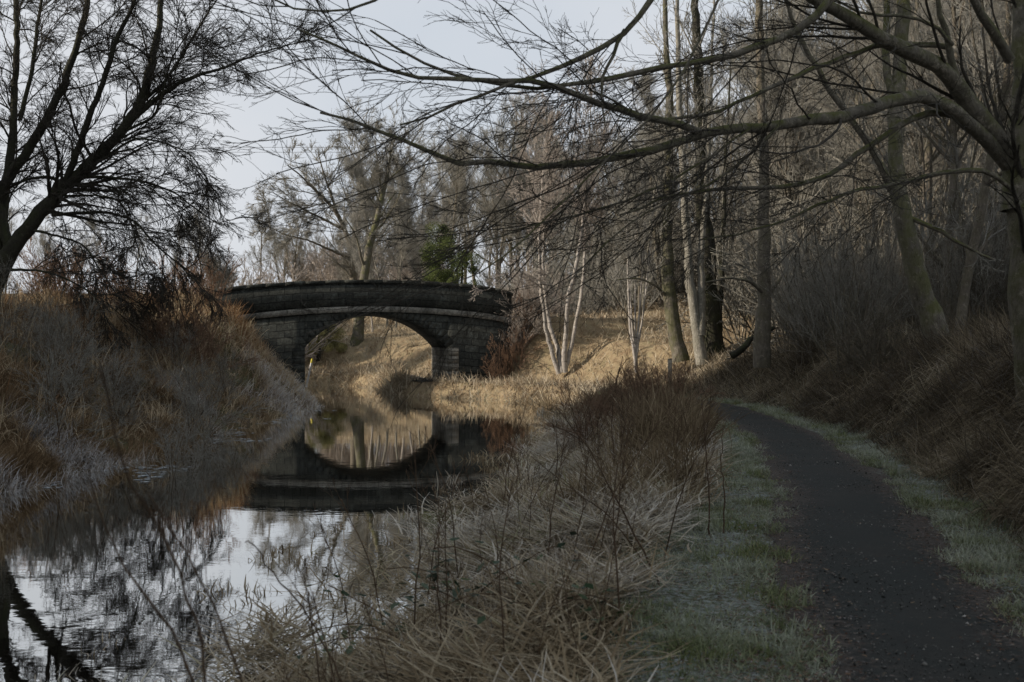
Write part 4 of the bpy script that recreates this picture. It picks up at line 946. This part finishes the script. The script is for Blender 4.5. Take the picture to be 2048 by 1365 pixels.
def holly(px, D, H, label, seed, wdt=1.5, mat='leaf_green'):
    x = W(px, D); z0 = float(zfun(x, D)); r = thing('holly_tree', label, 'tree', (x, D, z0))
    P = np.array([[0, 0, -.3], [0.05, 0, H * .3], [-.05, .1, H * .6], [0, 0, H * .92]])[None]
    V, q = tubes(P, np.array([[.14, .1, .07, .02]]), 7); obj('trunk', mesh_of('trunk', V, q), M['bark_dark'], r)
    g2 = np.random.RandomState(seed); cs = []; rd = []
    for i in range(46):
        h = g2.uniform(0.12, 1.0); a = g2.rand() * 6.28; q_ = g2.rand() ** .5 * wdt * (1.15 - h) ** .6
        cs.append((q_ * math.cos(a), q_ * math.sin(a), h * H)); rd.append(g2.uniform(.25, .6))
    obj('crown', leaf_cloud(seed, 34000, cs, rd, 0.038), M[mat], r)
holly(925, 56, 5.3, 'bright green evergreen bush rising above the right part of the parapet', 31, 1.4)
holly(880, 60, 6.0, 'darker evergreen tree behind the brighter green bush', 32, 1.5)
holly(636, 62, 2.4, 'olive green bush on the far bank framed by the left of the arch', 33, 1.6, 'leaf_olive')

# ---------------------------------------------------------------- weeds and stems in the foreground
def stem_thing(name, label, pts, r0, r1, seed, nb=5, blen=.25, group=None, mat='stem'):
    rg = np.random.RandomState(seed); p0 = at(*pts[0]); root = thing(name, label, 'weed', tuple(p0), 0, group)
    W3 = np.array([at(*p) for p in pts]) - p0
    P = smooth_path(W3, 18, 0.004, rg); R = np.linspace(r0, r1, 18)
    V, q = tubes(P[None], R[None], 6); obj('stem', mesh_of('stem', V, q, None, True), M[mat], root)
    if nb:
        P1, R1 = grow(P[None], R[None], rg, nb, 0.3, 1, 0.5, blen, 6, 0.08, 0.03, 0.55, r1 * .6, .4); B = Acc(); V, q = tubes(P1, R1, 4); B.add(V, q)
        obj('side_shoot', B.mesh('side_shoot'), M[mat], root)
    return root
stem_thing('dead_weed', 'long bare stem slanting up over the reeds towards the water', [(1345, 1235, 7.4), (1300, 1125, 7.4), (1243, 1020, 7.3), (1185, 905, 7.3), (1140, 850, 7.2), (1112, 815, 7.2)], .009, .003, 1, 4, .25)
stem_thing('dead_weed', 'thin stem crossing the long slanting one lower in the reeds', [(1310, 1180, 7.6), (1285, 1120, 7.6), (1215, 1024, 7.5), (1135, 974, 7.5), (1062, 912, 7.4)], .006, .002, 2, 5, .25)
stem_thing('dead_weed', 'tall dark upright stem at the reed edge beside the verge', [(1418, 1092, 9.4), (1419, 1000, 9.4), (1412, 900, 9.4), (1404, 800, 9.4)], .008, .003, 3, 7, .22)
stem_thing('dead_weed', 'shorter kinked stem rising just right of the tall dark upright one', [(1446, 1072, 9.6), (1450, 1000, 9.6), (1442, 930, 9.6), (1446, 850, 9.6)], .007, .003, 4, 5, .2)
stem_thing('dead_weed', 'thin twiggy stem standing among the mid-margin reeds', [(1235, 1000, 13), (1232, 930, 13), (1222, 860, 13), (1226, 790, 13)], .009, .003, 5, 7, .3)
stem_thing('dead_weed', 'blackened ragged dead stem standing where the path bends', [(1226, 830, 24), (1228, 800, 24), (1232, 765, 24), (1240, 735, 24)], .035, .012, 6, 6, .5)
for k_, (pts, lb) in enumerate([
 ([(430, 1660, 3.4), (390, 1364, 3.4), (352, 1281, 3.3), (303, 1203, 3.2), (254, 1139, 3.1), (200, 1041, 3.0), (180, 960, 2.95)], 'leftmost long bare stem curving up in front of the open water'),
 ([(440, 1660, 3.3), (415, 1364, 3.2), (390, 1232, 3.1), (366, 1164, 3.0), (342, 1095, 2.9), (273, 988, 2.7), (238, 900, 2.6), (200, 735, 2.4)], 'tallest long stem reaching up across the dark far bank'),
 ([(560, 1660, 3.6), (488, 1364, 3.5), (440, 1242, 3.4), (415, 1178, 3.3), (361, 1085, 3.2), (293, 983, 3.1)], 'thin bare stem just right of the tallest long stem'),
 ([(700, 1400, 5.0), (650, 1290, 5.0), (610, 1217, 5.0), (571, 1178, 4.9), (522, 1115, 4.8), (500, 1078, 4.8), (490, 1085, 4.7)], 'hooked dead stem leaning over the bright sky reflection'),
]):
    stem_thing('dead_weed', lb, pts, .0052, .0022, 40 + k_, 2, .12)
# anonymous thin stalks through the reeds
rs = np.random.RandomState(55); B = Acc(); k = 9
P = np.zeros((1, k, 3)); d = np.array([.1, 0, 1.]); 
for j in range(1, k):
    d = norm(d + rs.normal(size=3) * .07); P[0, j] = P[0, j - 1] + d * 1.15 / (k - 1)
R = np.linspace(.006, .0025, k)[None]
V, q = tubes(P, R, 5); st_me = mesh_of('stem', V, q)
P1, R1 = grow(P, R, rs, 9, .35, 1, .5, .3, 5, .1, .03, .6, .002, .4); V, q = tubes(P1, R1, 3); B.add(V, q)
P2, R2 = grow(P1, R1, rs, 3, .3, 1, .5, .4, 4, .1, .03, .7, .0018, .3); V, q = tubes(P2, R2, 3); B.add(V, q); sh_me = B.mesh('side_shoot')
f = None; cnt = 0
while cnt < 80:
    y_ = 5 * (5.5) ** rs.rand(); x_ = rs.uniform(-1.5, 4.5)
    dR_, dL_, sp_ = [float(v) for v in fields(np.array(x_), np.array(y_))]
    if dR_ < 0.4 or sp_ > -1.35: continue
    z_ = float(zfun(x_, y_)); cnt += 1
    if f is None:
        f = thing('dead_stalk', 'thin branching dead stalk standing among the margin reeds', 'weed', (x_, y_, z_ - .03), rs.rand() * 6.28, 'dead stalks among the reeds')
        obj('stem', st_me, M['stem'], f); obj('side_shoot', sh_me, M['stem'], f)
    else: r_ = dup(f, (x_, y_, z_ - .03), rs.rand() * 6.28, rs.uniform(.6, 1.15)); r_.rotation_euler = (rs.normal() * .18, rs.normal() * .18, rs.rand() * 6.28)
# bramble with dark leaves
def bramble(px, py, D, label, seed, n=120, sp_=.35):
    rg = np.random.RandomState(seed); p0 = at(px, py, D); x, y = p0[0], p0[1]; z0 = float(max(zfun(x, y), 0))
    r = thing('bramble', label, 'bramble', (x, y, z0))
    az = rg.rand(6) * 6.28; k = 8; P = np.zeros((6, k, 3)); d = np.stack([np.cos(az) * .7, np.sin(az) * .7, np.ones(6)], -1); d = norm(d)
    for j in range(1, k):
        d = norm(d + rg.normal(size=(6, 3)) * .1 - [0, 0, .22]); P[:, j] = P[:, j - 1] + d * .12
    V, q = tubes(P, np.full((6, k), .0035), 4); obj('stem', mesh_of('stem', V, q), M['stem'], r)
    i = rg.randint(0, 6, n); j = rg.randint(2, k, n); c = P[i, j] + rg.normal(size=(n, 3)) * .05
    az = rg.rand(n) * 6.28; u = np.stack([np.cos(az), np.sin(az), rg.normal(size=n) * .35], -1); u = norm(u); v = norm(np.cross([0, 0, 1.], u) + rg.normal(size=(n, 3)) * .2)
    s = rg.uniform(.022, .042, n)[:, None]
    V = np.stack([c - u * s, c - u * s * .2 + v * s * .7, c + u * s * .6 + v * s * .35, c + u * s * 1.2, c + u * s * .6 - v * s * .35, c - u * s * .2 - v * s * .7], 1).reshape(-1, 3)
    q = (np.arange(n) * 6)[:, None] + np.arange(6)[None]
    obj('leaves', mesh_of('leaves', V, q, {'tint': np.repeat(rg.rand(n), 6), 'frost': np.repeat(rg.rand(n) * .4, 6)}), M['bramble'], r)
bramble(960, 1260, 7.2, 'dark green bramble sprawling in the centre of the rimed straw', 1)
bramble(850, 1300, 6.8, 'smaller bramble nearer the water than its neighbour', 2, 60)
bramble(1090, 1330, 6.6, 'sparse bramble at the foot of the dead stalks', 3, 50)

# ---------------------------------------------------------------- small man-made things
p = at(618, 748, 50.5)
r = thing('marker_post', 'leaning white marker post with yellow tip seen through the arch', 'post', (p[0], p[1], p[2]))
r.rotation_euler = (0, math.radians(12), 0)
V, q = tubes(np.array([[[0, 0, -.6], [0, 0, .3], [0, 0, .5]]], float), np.array([[.045, .045, .045]]), 10); obj('pole', mesh_of('pole', V, q), M['white'], r)
V, q = tubes(np.array([[[0, 0, .5], [0, 0, .68], [0, 0, .70]]], float), np.array([[.047, .047, .0]]), 10); obj('tip', mesh_of('tip', V, q), M['yellow'], r)
p = at(1340, 800, 34); zg = float(zfun(p[0], 34))
r = thing('timber_post', 'short squared timber post standing in the weeds by the path bend', 'post', (p[0], 34, zg))
V, q = box_arrays((0, 0, .45), (.055, .055, .62)); obj('post', mesh_of('post', V, q), M['timber'], r)
V, q = box_arrays((0, 0, 1.085), (.06, .06, .012)); obj('cap', mesh_of('cap', V, q), M['timber'], r)
for k_, (yy, lb) in enumerate([(287, 'upper thin power cable crossing the pale sky'), (297, 'lower thin power cable crossing the pale sky')]):
    D = 190; P = np.array([[(u - .5) * 260 - 40, D + 8 * u, at(0, yy, D)[2] + 6 * (u - .42) ** 2] for u in np.linspace(0, 1, 30)])
    V, q = tubes(P[None], np.full((1, 30), .035), 5)
    tag(obj('power_cable', mesh_of('power_cable', V, q), M['cable']), lb, 'cable', 'power cables over the fields')
